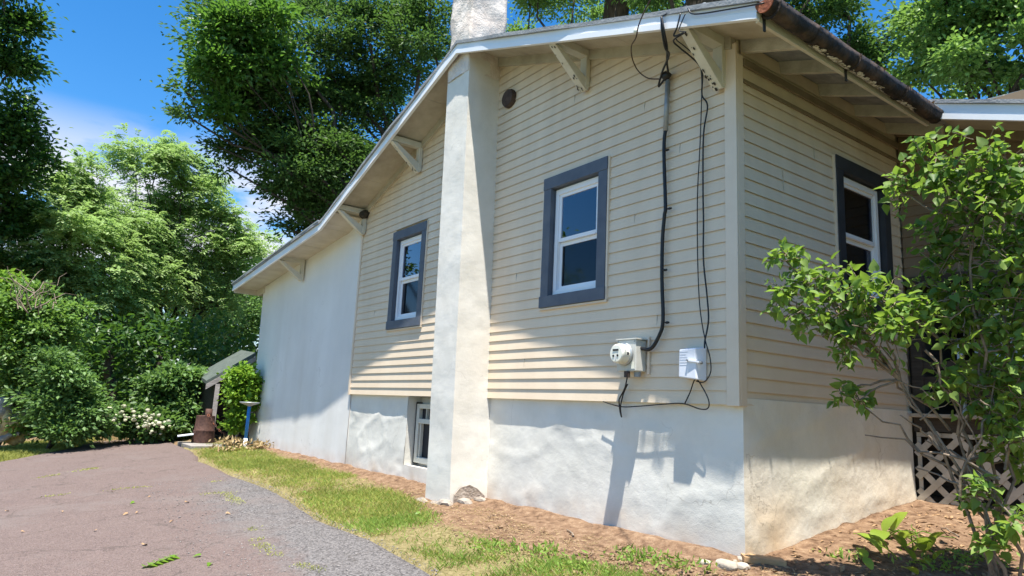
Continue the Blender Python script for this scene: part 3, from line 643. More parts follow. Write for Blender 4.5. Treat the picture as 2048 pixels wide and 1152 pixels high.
MB().box(.0, .02, .09, 2.65, 2.64, 2.70).build('frieze_board', M['wingframe'], house)
MB().box(.0, .012, .09, 2.65, 2.50, 2.53).build('frieze_board', M['wingframe'], house)
def gutter():
    g = MB(); n = 26; k = 12; Ys = np.linspace(-.505, 2.06, n); V = []; 
    for y in Ys:
        t = (y+.505)/2.56; z = 2.665-.02*t+.004*math.sin(y*9); cx = .594
        for th, rr in ((.068, 0), (.063, 1)):
            for j in range(k+1):
                a = math.pi+math.pi*j/k
                V.append((cx+th*math.cos(a), y, z+th*1.25*math.sin(a)+(.012 if j == k else 0)))
    m_ = 2*(k+1); F = []
    for i in range(n-1):
        for j in range(k):
            F.append((i*m_+j, i*m_+j+1, (i+1)*m_+j+1, (i+1)*m_+j)); F.append((i*m_+k+1+j, (i+1)*m_+k+1+j, (i+1)*m_+k+2+j, i*m_+k+2+j))
        F.append((i*m_+k, i*m_+2*k+1, (i+1)*m_+2*k+1, (i+1)*m_+k)); F.append((i*m_, (i+1)*m_, (i+1)*m_+k+1, i*m_+k+1))
    g.add(V, F); gt = g.build('gutter', M['rust'], house, True); gt['label'] = 'rusty half round gutter hanging along the side eave'
    e = MB(); P = [(.594+.070*math.cos(math.pi+math.pi*j/12), 2.665+.070*1.25*math.sin(math.pi+math.pi*j/12)) for j in range(13)]
    e.prism(P, lambda x, z: (x, -.512, z), lambda x, z: (x, -.504, z)); e.build('gutter_end_cap', M['rustend'], gt)
    e = MB(); P = [(.594+.072*math.cos(math.pi+math.pi*j/12), 2.645+.072*1.25*math.sin(math.pi+math.pi*j/12)) for j in range(13)]
    e.prism(P, lambda x, z: (x, 2.058, z), lambda x, z: (x, 2.07, z)); e.build('gutter_end_cap', M['rust'], gt)
    for y in (-.44, .62, 1.38):
        q = MB(); pts = [(.594+.074*math.cos(math.pi+math.pi*j/10), y, 2.66+.074*1.25*math.sin(math.pi+math.pi*j/10)) for j in range(11)]
        for a_, b_ in zip(pts[:-1], pts[1:]): q.beam(a_, b_, .02, .004, up=(0, 1, 0))
        q.build('gutter_hanger', M['rust'], gt)
    for y in (-.43, .64):
        MB().box(.526, .536, y, y+.022, 2.50, 2.60).build('gutter_strap', M['ink'], gt)
    for y0_ in (.05, .88, 1.46):                           # slip joints
        q = MB(); pts = [[(.594+.0715*math.cos(math.pi+math.pi*j/10), yy, 2.662+.0715*1.25*math.sin(math.pi+math.pi*j/10)) for j in range(11)] for yy in (y0_, y0_+.05)]
        q.add(pts[0]+pts[1], [(j, j+1, 12+j, 11+j) for j in range(10)]); q.build('gutter_joint', M['rust'], gt)
    # crust of flaking paint and leaf litter along the back edge
    q = MB()
    for i in range(260):
        y = R_.uniform(.1, 2.02); a = math.pi+R_.uniform(.28, .52)*math.pi; s_ = R_.uniform(.008, .026)
        c = Vector((.594+.072*math.cos(a), y, 2.66+.072*1.25*math.sin(a))); nrm = Vector((math.cos(a), 0, math.sin(a)))
        tx = Vector((0, 1, 0)); tz = nrm.cross(tx)
        q.add([c+nrm*.003+(tx*math.cos(t)*R_.uniform(.6, 1.8)+tz*math.sin(t)*R_.uniform(.5, 1))*s_ for t in (0, 1.3, 2.5, 3.8, 5.0)], [(0, 1, 2, 3, 4)])
    fl = q.build('paint_flakes', M['flake'], gt); fl['kind'] = 'stuff'
    q = MB()
    for i in range(260):
        y = R_.uniform(-.45, 2.0); c = Vector((.592+R_.uniform(-.06, .055), y, 2.655+R_.uniform(-.01, .025))); d = Vector((R_.uniform(-1, 1), R_.uniform(-1, 1), R_.uniform(-.2, .5))).normalized()*R_.uniform(.02, .05); w_ = Vector((R_.uniform(-1, 1), R_.uniform(-1, 1), .2)).normalized()*.01
        q.add([c-d-w_, c+d-w_, c+d+w_], [(0, 1, 2)])
    fl = q.build('leaf_litter', M['drybrown'], gt); fl['kind'] = 'stuff'
gutter()

# --- chimney -----------------------------------------------------------------------
def chimney():
    nz, na = 90, 26; z0, z1 = -1.4, zr(PX)+.11
    def corner(z):
        t = (z+1.1)/5.1; return -3.625-.135*t, -3.145-.135*t
    pts = []
    per = [('l', i/8) for i in range(8)]+[('f', i/10) for i in range(10)]+[('s', i/9) for i in range(10)]
    V = []
    Zs = np.linspace(z0, z1, nz)
    for z in Zs:
        xl, xr = corner(z); fl = .02*max(0, (-z-.75))/.4
        for kd, t in per:
            if kd == 'l': p_ = (xl-fl, .10-(.10+.42)*t, z)
            elif kd == 'f': p_ = (xl+(xr-xl)*t, -.42-fl*.5, z)
            else: p_ = (xr+fl, -.42+(.52)*t, z)
            V.append(p_)
    V = np.array(V); d = .009*fnoise(V*2.6, 4, 31)+.004*fnoise(V*11, 2, 35); V += d[:, None]*np.array([1, -1, 0])
    n = len(per); F = [(i*n+j, i*n+j+1, (i+1)*n+j+1, (i+1)*n+j) for i in range(nz-1) for j in range(n-1)]
    ch = MB().add(V, F).build('chimney', M['chim'], house, True); ch['label'] = 'tall stucco chimney running up the gable wall'
    mod = ch.modifiers.new('edge', 'EDGE_SPLIT'); mod.split_angle = math.radians(40)
    # the stack above the roof, rougher
    nz = 34; Zs = np.linspace(3.72, 5.5, nz); V = []; k = 14
    for z in Zs:
        xl, xr = -3.735+.02*(z-3.9), -3.27+.0*(z-3.9); y0_, y1_ = -.44, .06
        loop = [(xl+(xr-xl)*i/k, y0_) for i in range(k)]+[(xr, y0_+(y1_-y0_)*i/k) for i in range(k)]+[(xr-(xr-xl)*i/k, y1_) for i in range(k)]+[(xl, y1_-(y1_-y0_)*i/k) for i in range(k)]
        V += [(a, b_, z) for a, b_ in loop]
    V = np.array(V); n = 4*k; c = np.array([-3.5, -.19, 0]); dr = norm((V-c)*np.array([1, 1, 0])); V += dr*(.03*fnoise(V*4.0, 4, 41)+.012*fnoise(V*13, 2, 44))[:, None]
    F = [(i*n+j, i*n+(j+1) % n, (i+1)*n+(j+1) % n, (i+1)*n+j) for i in range(nz-1) for j in range(n)]+[tuple(range((nz-1)*n, nz*n))]
    MB().add(V, F).build('chimney_stack', M['stack'], ch, True)
    for (x, y, z, r) in ((-3.35, -.46, -1.13, .09), (-3.2, -.43, -1.10, .10), (-3.03, -.3, -1.06, .08), (-3.0, -.14, -1.04, .07), (-3.6, -.48, -1.13, .10), (-3.48, -.5, -1.15, .09)):
        blob('footing_stone', M['footing'], (x, y, z), r, ch, 2, .5, int(abs(x*100)), (1.4, .7, .55), False)
chimney()
# bare grey stone patch where the render fell off the chimney foot
b = MB(); P = [(-.40, -1.16), (-.02, -1.12), (-.0, -1.02), (-.1, -.94), (-.2, -.90), (-.31, -.925), (-.38, -.99)]
b.prism(P, lambda y, z: (-3.128, y, z), lambda y, z: (-3.118+.01*math.sin(y*30), y, z)); b.build('bare_stone', mat('bare_stone', (.30, .245, .20), (.40, .34, .29), 12, .9, .6, 40), house)
# --- round vent cover
vp = onp(1018, 197, 1, -.02)
v_ = MB().lathe([(.108, 0), (.112, .03), (.10, .06), (.05, .075), (.0001, .078)], (vp[0], .01, vp[2]), 22, axis=1).build('vent_cover', M['vent'], house, True); v_['label'] = 'round brown vent cover near the gable peak'
v_.modifiers.new('edge', 'EDGE_SPLIT').split_angle = .6

# --- wing on the right: extended roof, upper wall, porch -----------------------------
WY = 2.66
zw = lambda x: zr(x)+.055
b = band('wing_fascia', M['white'], [.545, 4.2], lambda x: zw(x)+.05, lambda x: zw(x)+.145, 2.06, 2.085); band('fascia_lip', M['white'], [.545, 4.2], lambda x: zw(x), lambda x: zw(x)+.052, 2.05, 2.09, par=b)
band('wing_roof', M['roofing'], [.56, 4.25], lambda x: zw(x)+.146, lambda x: zw(x)+.18, 2.035, 7.0)
band('wing_soffit', M['soffit'], [.53, 4.2], lambda x: zr(x)+.12, lambda x: zr(x)+.135, 2.09, WY+.05)
band('wing_frieze', M['wingframe'], [.005, 4.2], lambda x: zr(x)+.03, lambda x: zr(x)+.14, WY-.06, WY-.004)
k = 13
while k < 27:
    z0, z1 = k*S, (k+1)*S-.001; xe0 = min(4.2, (2.78-z0)/SL); xe1 = min(4.2, (2.78-z1)/SL)
    if xe1 > .05:
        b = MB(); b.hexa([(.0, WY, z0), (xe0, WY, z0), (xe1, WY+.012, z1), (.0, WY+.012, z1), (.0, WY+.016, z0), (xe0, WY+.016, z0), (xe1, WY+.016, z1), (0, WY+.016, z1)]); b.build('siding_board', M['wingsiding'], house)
    k += 1
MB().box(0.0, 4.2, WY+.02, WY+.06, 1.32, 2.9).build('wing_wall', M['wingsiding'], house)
# porch: dark posts, beam, deck edge, inside walls
MB().box(.03, .13, WY-.02, WY+.07, -.13, 1.32).build('porch_post', M['darkwood'], house, bevel=.004)
MB().box(2.2, 2.32, WY-.02, WY+.07, -.13, 1.32).build('porch_post', M['darkwood'], house, bevel=.004)
MB().box(.0, 4.2, WY-.03, WY+.08, 1.24, 1.32).build('porch_beam', M['darkwood'], house)
MB().box(.03, 4.2, WY-.10, WY+.06, -.005, .03).build('deck_edge', M['deck'], house, bevel=.004)
MB().box(.02, 4.2, WY-.01, WY+.04, -.13, -.01).build('rim_board', M['darkwood'], house)
for i in range(18):
    MB().box(.03, 4.2, WY+.07+i*.145, WY+.21+i*.145, -.02, .015).build('deck_board', M['deck'], house)
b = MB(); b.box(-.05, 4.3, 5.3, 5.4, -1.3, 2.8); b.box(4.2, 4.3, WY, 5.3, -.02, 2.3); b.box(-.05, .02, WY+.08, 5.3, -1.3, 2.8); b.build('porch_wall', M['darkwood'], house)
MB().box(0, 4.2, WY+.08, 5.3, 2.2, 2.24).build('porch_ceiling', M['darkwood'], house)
for z in (.16, .30, .44): MB().box(.13, 2.2, WY, WY+.03, z, z+.07).build('porch_rail', M['darkwood'], house)
# lattice skirt: each strip on its own
def lattice(x0, x1, z0, z1):
    fr = MB().box(x0, x1, WY+.012, WY+.02, z1-.04, z1).build('lattice_panel', M['lattice'], house)
    MB().box(x0, x0+.035, WY+.013, WY+.021, z0, z1-.042).build('lattice_rail', M['lattice'], fr); MB().box(x0+.036, x1, WY+.013, WY+.021, z0, z0+.03).build('lattice_rail', M['lattice'], fr)
    H = z1-z0; p_ = .205
    for sgn, d in ((1, 0.0), (-1, .009)):
        c = x0-H
        while c < x1+H:
            a = (c, z0) if sgn > 0 else (c+H, z0); e = (c+H, z1) if sgn > 0 else (c, z1)
            # clip to the frame
            def at_(x): t = (x-a[0])/(e[0]-a[0]); return (x, a[1]+(e[1]-a[1])*t)
            lo, hi = min(a[0], e[0]), max(a[0], e[0]); l2, h2 = max(lo, x0), min(hi, x1)
            if h2-l2 > .04:
                P, Q = at_(l2), at_(h2); y = WY-.006+d-.004
                MB().beam((P[0], y, P[1]), (Q[0], y, Q[1]), .008, .055, up=(0, 0, 1)).build('lattice_strip', M['lattice'], fr)
            c += p_
lattice(.03, 1.55, -.86, -.14)
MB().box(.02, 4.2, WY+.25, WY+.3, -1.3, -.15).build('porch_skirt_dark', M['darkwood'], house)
# a further gable roof beyond the wing
pa, pb = at(1968, 199, 13), at(2052, 178, 13)
b = MB(); d_ = Vector(pb-pa)
V0 = [pa, pa+np.array(d_)*2.2]
b.hexa([V0[0]-(0, 0, .14), V0[1]-(0, 0, .14), V0[1]+np.array([0, 2, -.1])-(0, 0, .14), V0[0]+np.array([0, 2, -.1])-(0, 0, .14), V0[0], V0[1], V0[1]+np.array([0, 2, 0]), V0[0]+np.array([0, 2, 0])]); b.build('rear_roof', M['soffit2'], house)
b = MB(); b.hexa([V0[0]+(0, .2, -1.6), V0[1]+(0, .2, -1.6), V0[1]+(0, 2, -1.6), V0[0]+(0, 2, -1.6), V0[0]+(0, .2, -.142), V0[1]+(0, .2, -.142), V0[1]+(0, 2, -.142), V0[0]+(0, 2, -.142)]); b.build('rear_wall', M['darkwood'], house)
# back of the house so that it is closed
MB().box(-11.8, -.05, 6.6, 6.7, -1.4, 2.7).build('rear_wall', M['siding'], house)
# small white vent pipe and service mast on the roof
pv = onp(1409, 14, 1, .3)
MB().tube([(pv[0], .3, pv[2]-.35), (pv[0], .3, pv[2]+.03)], .022, 10).build('vent_pipe', M['vinyl'], house)

# ================================================================ METER, BOX, CABLES
def W(u, v, y): return Vector(onp(u, v, 1, y))
mt = thing('electric_meter', 'grey electric meter with round cream dial on the clapboard wall', 'meter', (-1.0, 0, .23))
bl, tr = W(1226, 744, -.13), W(1270, 684, -.13)
x0, x1, z0, z1 = -1.10, -.885, .245, .505
MB().box(x0, x1, -.125, -.002, z0, z1).build('meter_box', M['meter'], mt, bevel=.008)
MB().box(x0-.01, x1+.012, -.132, -.002, z1+.001, z1+.012).build('box_lid', M['meter'], mt)
MB().box(x1+.03, x1+.045, -.02, -.002, z0-.02, z1+.03).build('backing_strip', M['post'], mt)
cx, cz = -1.005, .385
MB().lathe([(.094, .125), (.094, .145), (.088, .150)], (cx, 0, cz), 28, axis=1).build('meter_ring', M['galv'], mt, True)
dl = MB().lathe([(.082, .150), (.082, .20), (.077, .222), (.068, .232), (.0001, .234)], (cx, 0, cz), 32, axis=1).build('meter_dial', M['dial'], mt, True)
dl.modifiers.new('edge', 'EDGE_SPLIT').split_angle = .5
MB().box(cx-.034, cx+.03, -.2375, -.2335, cz+.020, cz+.035).build('register_window', M['ink'], dl)
for dx, dz in ((-.028, -.02), (.02, -.018)): MB().lathe([(.010, .232), (.010, .2365)], (cx+dx, 0, cz+dz), 12, axis=1).build('dial_mark', M['ink'], dl)
MB().box(cx-.004, cx+.004, -.2370, -.2335, cz-.055, cz-.02).build('dial_mark', M['paleink'], dl)
MB().lathe([(.012, 0), (.012, .012)], (cx+.0825, -.175, cz+.0), 10, axis=1).build('dial_mark', M['ink'], dl)
MB().box(cx+.015, cx+.05, -.15, -.115, z0-.05, z0).build('seal_tab', M['vent'], mt)
MB().box(x0+.165, x1-.018, -.1275, -.1248, z0+.02, z0+.075).build('label_plate', M['dial'], mt)
for (px_, pz_) in ((x0+.015, z1-.015), (x1-.015, z1-.015), (x1-.015, z0+.015)): MB().lathe([(.006, .124), (.006, .129)], (px_, 0, pz_), 8, axis=1).build('screw', M['conduit'], mt)
MB().lathe([(.030, -.03), (.030, .012), (.022, .012), (.022, .03)], (x1-.04, -.06, z0-.012), 12).build('cable_hub', M['conduit'], mt)
# telephone box
tb = thing('telephone_box', 'pale grey plastic telephone box with a latch on the clapboard wall', 'utility box', (-.38, 0, .2))
b = MB(); b.hexa([(-.465, -.10, .195), (-.295, -.10, .175), (-.275, -.002, .165), (-.47, -.002, .19), (-.46, -.10, .405), (-.31, -.10, .41), (-.275, -.002, .425), (-.47, -.002, .425)])
b.build('box_body', M['plastic'], tb, bevel=.008)
MB().beam((-.36, -.107, .318), (-.268, -.095, .305), .02, .012).build('latch', M['plastic'], tb); MB().lathe([(.009, .0), (.009, .02)], (-.37, -.10, .32), 10, axis=1).build('latch_screw', M['conduit'], tb)
MB().lathe([(.011, .0), (.011, .03)], (-.268, -.07, .30), 10, axis=1).build('latch_screw', M['conduit'], tb)
for i in range(6):
    MB().box(-.452, -.452+R_.uniform(.06, .085), -.1016, -.1006, .385-i*.020, .3875-i*.020).build('embossed_line', M['paleink'], tb)
# cables: each run is one thing
def smooth(P, n=6):
    P = [Vector(p) for p in P]; out = []
    for i in range(len(P)-1):
        a, b_, c, d = P[max(i-1, 0)], P[i], P[i+1], P[min(i+2, len(P)-1)]
        for k in range(n):
            t = k/n; out.append(.5*((2*b_)+(c-a)*t+(2*a-5*b_+4*c-d)*t*t+(3*b_-a-3*c+d)*t**3))
    return out+[P[-1]]
def cable(name, label, cat, P, r, m=None, group=None, k=7):
    pts = smooth(P); c = sum(pts, Vector())/len(pts); base = min(pts, key=lambda q: q.z)
    t = thing(name, label, cat, base, group); MB().tube(pts, r, k).build('cable_run', m or M['black'], t, True); return t
sv = cable('service_cable', 'thick black service cable curving down the wall into the meter', 'cable', [W(1331, 258, -.035), W(1328, 300, -.035), W(1331, 410, -.04), W(1329, 430, -.04), W(1325, 480, -.035), W(1324, 560, -.035), W(1326, 640, -.035), W(1318, 672, -.04), W(1302, 697, -.05), W(1284, 697, -.06), W(1266, 690, -.07)], .0155)
MB().tube([W(1336, 160, -.035), W(1331, 262, -.035)], .021, 10).build('conduit', M['conduit'], sv, True)
blob('cable_clamp', M['black'], W(1332, 152, -.05), .05, sv, 2, .5, 3, (1, .8, .9))
for q in ((1335, 417), (1330, 645), (1330, 300), (1326, 540)): blob('cable_clip', M['black'], W(q[0]+4, q[1], -.045), .016, sv, 1, .2, 5, (1.6, 1, .7))
cable('service_loop', 'black drip loop from the roof edge to the head of the service cable', 'cable', [W(1323, 34, -.53), W(1324, 60, -.52), W(1330, 95, -.45), W(1338, 110, -.3), W(1326, 140, -.12), W(1317, 172, -.06), W(1324, 165, -.06), W(1332, 152, -.06)], .009)
cable('service_loop', 'second black loop crossing the first between the white rake and the conduit', 'cable', [W(1323, 34, -.535), W(1328, 62, -.52), W(1334, 95, -.42), W(1334, 125, -.15), W(1337, 148, -.06)], .009)
cable('thin_wire', 'thin brown wire looping below the rake to the conduit top', 'cable', [W(1317, -30, -1.0), W(1290, 20, -.8), W(1277, 52, -.60), W(1272, 75, -.53), W(1263, 92, -.35), W(1264, 115, -.16), W(1275, 140, -.06), W(1295, 156, -.05), W(1318, 158, -.05)], .0055, mat('brown_wire', (.06, .035, .025), None, rough=.5))
blob('wire_insulator', M['dial'], W(1271, 62, -.52), .022, None, 2, .15, 2, (.8, .8, 1.1))
tag(bpy.data.objects['wire_insulator'], 'small cream insulator knob fixed on the white rake board', 'insulator')
cable('phone_cable', 'black telephone cable hanging from the roof edge behind the bracket to the pale box', 'cable', [W(1361, 27, -.53), W(1354, 55, -.54), W(1348, 72, -.53), W(1368, 66, -.53), W(1347, 81, -.50), W(1360, 96, -.40), W(1380, 112, -.25), W(1398, 130, -.10), W(1405, 150, -.05), W(1404, 190, -.03), W(1415, 212, -.03), W(1407, 270, -.03), W(1406, 380, -.03), W(1407, 440, -.03), W(1407, 520, -.03), W(1414, 590, -.03), W(1417, 640, -.04), W(1410, 680, -.06), W(1409, 696, -.08)], .0065)
cable('phone_cable', 'thin black cable beside the thicker telephone cable down the wall', 'cable', [W(1371, 27, -.53), W(1358, 60, -.54), W(1372, 64, -.53), W(1352, 77, -.5), W(1372, 95, -.35), W(1396, 118, -.12), W(1403, 150, -.05), W(1403, 200, -.03), W(1400, 290, -.025), W(1395, 390, -.025), W(1395, 500, -.025), W(1398, 590, -.025), W(1403, 640, -.03), W(1411, 682, -.06), W(1420, 715, -.06), W(1421, 745, -.05), W(1408, 764, -.05), W(1392, 762, -.06)], .0045)
cable('ground_wire', 'black ground wires bundled below the meter', 'cable', [W(1256, 745, -.09), W(1250, 775, -.05), W(1240, 795, -.03), W(1238, 802, -.03), W(1240, 822, .0), W(1243, 834, .0), W(1241, 815, -.02), W(1246, 790, -.03), W(1255, 768, -.04)], .006)
cable('foundation_wire', 'thin black wire strung along the bottom of the siding to the pale box', 'cable', [W(1206, 803, -.01), W(1240, 813, -.02), W(1270, 813, -.02), W(1320, 809, -.02), W(1365, 807, -.02), W(1400, 818, -.03), W(1416, 816, -.04), W(1417, 800, -.04), W(1405, 775, -.04), W(1391, 758, -.06), W(1380, 785, -.03), W(1370, 806, -.02)], .005)
tag(cable('overhead_wire', 'thin cable lying on the roof edge and rising to the trees', 'cable', [W(1322, 34, -.52), W(1345, 22, -.50), W(1370, 12, -.50), W(1376, 17, -.52), W(1390, 28, -.53), W(1460, 18, -.53), W(1528, 6, -.53)], .006), 'thin black cable lying along the roof edge towards the gutter', 'cable')

# ================================================================ PORCH CHAIR
ch = thing('porch_chair', 'pale plastic armchair on the porch behind the shrub', 'chair', (.65, 3.0, .02))
MB().box(.40, .90, 2.80, 3.25, .42, .46).build('seat', M['plastic'], ch, bevel=.01)
b = MB(); b.prism([(.42, .46), (.88, .46), (.90, .95), (.82, 1.05), (.48, 1.05), (.40, .95)], lambda x, z: (x, 3.25+.12*(z-.46), z), lambda x, z: (x, 3.275+.12*(z-.46), z)); b.build('backrest', M['plastic'], ch)
for x in (.38, .90):
    MB().beam((x, 2.80, .68), (x, 3.28, .72), .05, .03).build('armrest', M['plastic'], ch)
    for y in (2.83, 3.24): MB().beam((x, y, .02), (x, y, .68), .04, .04).build('leg', M['plastic'], ch)

# ================================================================ FOLIAGE
def tube_to(mb, a, b_, r0, r1, sag=0.0, k=5, wob=.12, n=5):
    a, b_ = Vector(a), Vector(b_); L_ = (b_-a).length; P = []
    for i in range(n+1):
        t = i/n; q = a.lerp(b_, t); q += Vector((R_.uniform(-1, 1), R_.uniform(-1, 1), R_.uniform(-1, 1)))*(L_*wob*.3*math.sin(math.pi*t)); q.z += sag*L_*math.sin(math.pi*t); P.append(q)
    mb.tube(P, [r0+(r1-r0)*i/n for i in range(n+1)], k, cap=False); return P
def crown_points(blobs, nclump):
    vol = np.array([r**2.2 for _, r in blobs]); vol /= vol.sum(); out = []; own = []
    for i, (c, r) in enumerate(blobs):
        m_ = max(3, int(nclump*vol[i])); nb = max(2, m_//6)      # boughs, each carrying a few clumps
        d = norm(rng.normal(size=(nb, 3))); d[:, 2] *= .85
        bc = np.asarray(c)+d*r*.80*rng.uniform(0.05, 1.0, (nb, 1))**.45*(1+.18*rng.normal(size=(nb, 1)).clip(-1, 1.3))
        pick = rng.integers(0, nb, m_); q = bc[pick]+rng.normal(size=(m_, 3))*np.array([1, 1, .45])*r*.17
        out.append(q); own += [i]*m_
    return np.concatenate(out), np.array(own)
def spray(cl, centre, per, spread, L, W, up=.8, droop=.15, flat=.5):
    n = len(cl); P = np.repeat(cl, per, 0)+rng.normal(size=(n*per, 3))*spread*np.array([1, 1, flat])*np.repeat(rng.uniform(.5, 1.25, (n, 1)), per, 0)
    out = norm(P-np.repeat(cl, per, 0)+.6*spread*norm(P-centre)); out[:, 2] -= droop
    Nn = norm(rng.normal(size=P.shape)*.65+np.array([0, 0, up])+.25*norm(P-centre))
    s = rng.uniform(.65, 1.3, len(P)); return leaves(P, out+rng.normal(size=P.shape)*.35, Nn, L*s, W*s)
def fronds(cl, centre, per, flen, L, W, pairs=6):         # drooping compound leaves
    n = len(cl)*per; C0 = np.repeat(cl, per, 0)+rng.normal(size=(n, 3))*flen*.45
    D = norm(norm(C0-centre)*.9+rng.normal(size=(n, 3))*.6); D[:, 2] = D[:, 2]*.5+.12; D = norm(D)
    side = norm(np.cross(D, np.array([0, 0, 1.])+rng.normal(size=(n, 3))*.15)); Ps, Ds, Ns = [], [], []
    fl = flen*rng.uniform(.7, 1.25, (n, 1))
    for k in range(pairs):
        t = (k+.6)/pairs; P = C0+D*fl*t+np.array([0, 0, -1.])*fl*(.55*t*t); tang = norm(D+np.array([0, 0, -1.1])*t)
        for sg in (-1, 1):
            Ps.append(P); Ds.append(norm(side*sg+tang*.75+rng.normal(size=(n, 3))*.18)); Ns.append(norm(np.cross(tang, side)*-1+rng.normal(size=(n, 3))*.35+np.array([0, 0, .35])))
    P, D2, Nn = np.concatenate(Ps), np.concatenate(Ds), np.concatenate(Ns); s = rng.uniform(.75, 1.2, len(P))
    return leaves(P, D2, Nn, L*s, W*s, .1)
def tree(name, label, cat, base, blobs, lm, style, nclump, per, spread, L, W, trunk_r=.2, fork=.45, limbs=True, extra_trunks=(), twigs=.5, group=None, flat=.5, up=.8):
    base = np.array(base, float); t = thing(name, label, cat, base, group)
    cl, own = crown_points(blobs, nclump); centre = np.mean([b[0] for b in blobs], 0)
    cen = np.array([blobs[i][0] for i in own])-np.array([0, 0, .4])*np.array([blobs[i][1] for i in own])[:, None]
    if style == 'spray': V, F = spray(cl, np.repeat(cen, per, 0), per, spread, L, W, up=up, flat=flat)
    else: V, F = fronds(cl, np.repeat(cen, per, 0), per, spread, L, W)
    tri_mesh('crown', V, F, lm, t)
    w = MB()
    if limbs:
        top = base+(np.array([centre[0], centre[1], base[2]])-base)*.6; top[2] = base[2]+(centre[2]-base[2])*fork
        P = tube_to(w, base-np.array([0, 0, .3]), top, trunk_r*1.15, trunk_r*.75, 0, 10, .06, 6)
        for (c, r) in blobs:
            Q = tube_to(w, P[R_.randint(3, 6)], c, trunk_r*.30*min(1, r/1.0+.3), trunk_r*.06, .05, 6, .25, 6)
        pick = np.where(rng.random(len(cl)) < twigs*.35)[0]
        for i in pick:
            c, r = blobs[own[i]]; tube_to(w, c, cl[i], max(.008, trunk_r*.07), .004, .03, 3, .3, 3)
    for (a, b_, r) in extra_trunks: tube_to(w, a, b_, r, r*.8, 0, 10, .08, 6)
    if w.n: w.build('trunk', M['bark'], t, True)
    return t
def px_blobs(L_): return [(at(u, v, d), r*d/FPX) for (u, v, r, d) in L_]
LM = dict(
 oak=leaf_mat('oak_leaf', (.028, .062, .018), (.075, .14, .035), (.13, .26, .045), .30, .5, .2),
 oaklit=leaf_mat('oak_leaf_lit', (.03, .085, .016), (.085, .18, .03), (.16, .34, .04), .34, .4, .4),  # lit copy of the oak leaf, sunlight put into the colour
 feather=leaf_mat('feathery_leaf', (.17, .27, .09), (.34, .46, .18), (.36, .54, .15), .42, .5, .3),
 dark=leaf_mat('dark_leaf', (.02, .06, .014), (.06, .13, .03), (.12, .26, .03), .30, .45, .35),
 bright=leaf_mat('bright_leaf', (.07, .15, .035), (.17, .28, .07), (.24, .42, .07), .36, .45, .35),
 mid=leaf_mat('mid_leaf', (.06, .13, .035), (.15, .25, .08), (.20, .36, .07), .34, .45, .3),
 vine=leaf_mat('vine_leaf', (.09, .20, .02), (.19, .33, .035), (.28, .46, .05), .38, .45, .35),
 lilac=leaf_mat('lilac_leaf', (.055, .125, .025), (.19, .28, .065), (.30, .48, .06), .36, .5, .25),
 lilac1=leaf_mat('lilac_leaf_single', (.06, .135, .027), (.21, .30, .07), (.32, .50, .06), .36, .5, .25, True),
 hosta=leaf_mat('hosta_leaf', (.17, .27, .03), (.28, .38, .05), (.38, .50, .06), .35, .4, .4, True),
 grass=leaf_mat('grass_blade', (.22, .245, .05), (.40, .40, .115), (.42, .47, .09), .33, .6, .2),
 weed=leaf_mat('green_blade', (.13, .23, .04), (.25, .36, .08), (.34, .48, .07), .35, .6, .2),
 straw=leaf_mat('dry_blade', (.24, .17, .085), (.42, .33, .18), (.4, .3, .12), .2, .7, .1),
 flower=leaf_mat('cream_petal', (.40, .42, .26), (.60, .59, .44), (.7, .7, .5), .25, .6, .2),
)
# --- tall trees -----------------------------------------------------------------
tree('dark_tree', 'tall dark green tree at the far left edge against the sky', 'tree', (-17.5, -7.0, -1.4),
     px_blobs([(-30, 60, 70, 21.5), (5, 140, 50, 21.5), (28, 50, 32, 21.5), (-30, 250, 80, 21.5), (30, 255, 45, 21.5), (40, 330, 48, 21.5), (-20, 400, 80, 21.5), (25, 450, 45, 21.5), (60, 290, 26, 21.5), (-10, 520, 60, 21.5), (10, -60, 60, 21.5), (45, 110, 22, 21.5)]),
     LM['dark'], 'spray', 420, 60, .22, .14, .075, .28, .35)
tree('feathery_tree', 'light green feathery tree with a tall pointed crown left of the white wall', 'tree', (-22.5, -.4, -1.4),
     px_blobs([(320, 320, 45, 25), (300, 360, 60, 25), (355, 330, 45, 25), (400, 390, 60, 25), (330, 440, 80, 25), (440, 460, 75, 25), (250, 470, 70, 24.5), (490, 500, 55, 25), (400, 530, 90, 24.5), (310, 560, 85, 24), (490, 570, 50, 25), (420, 620, 60, 25), (255, 300, 22, 25), (300, 290, 25, 25)]),
     LM['feather'], 'frond', 560, 13, .42, .13, .05, .22, .4)
tree('feathery_tree', 'light green feathery tree with a rounded crown behind the left bushes', 'tree', (-21.0, -3.2, -1.4),
     px_blobs([(140, 370, 55, 23), (180, 420, 70, 23), (100, 440, 60, 23), (210, 480, 70, 23), (130, 510, 90, 22), (60, 530, 60, 22), (220, 570, 75, 22), (150, 600, 70, 22), (170, 340, 30, 23), (80, 380, 40, 23)]),
     LM['feather'], 'frond', 440, 13, .40, .125, .05, .2, .4)
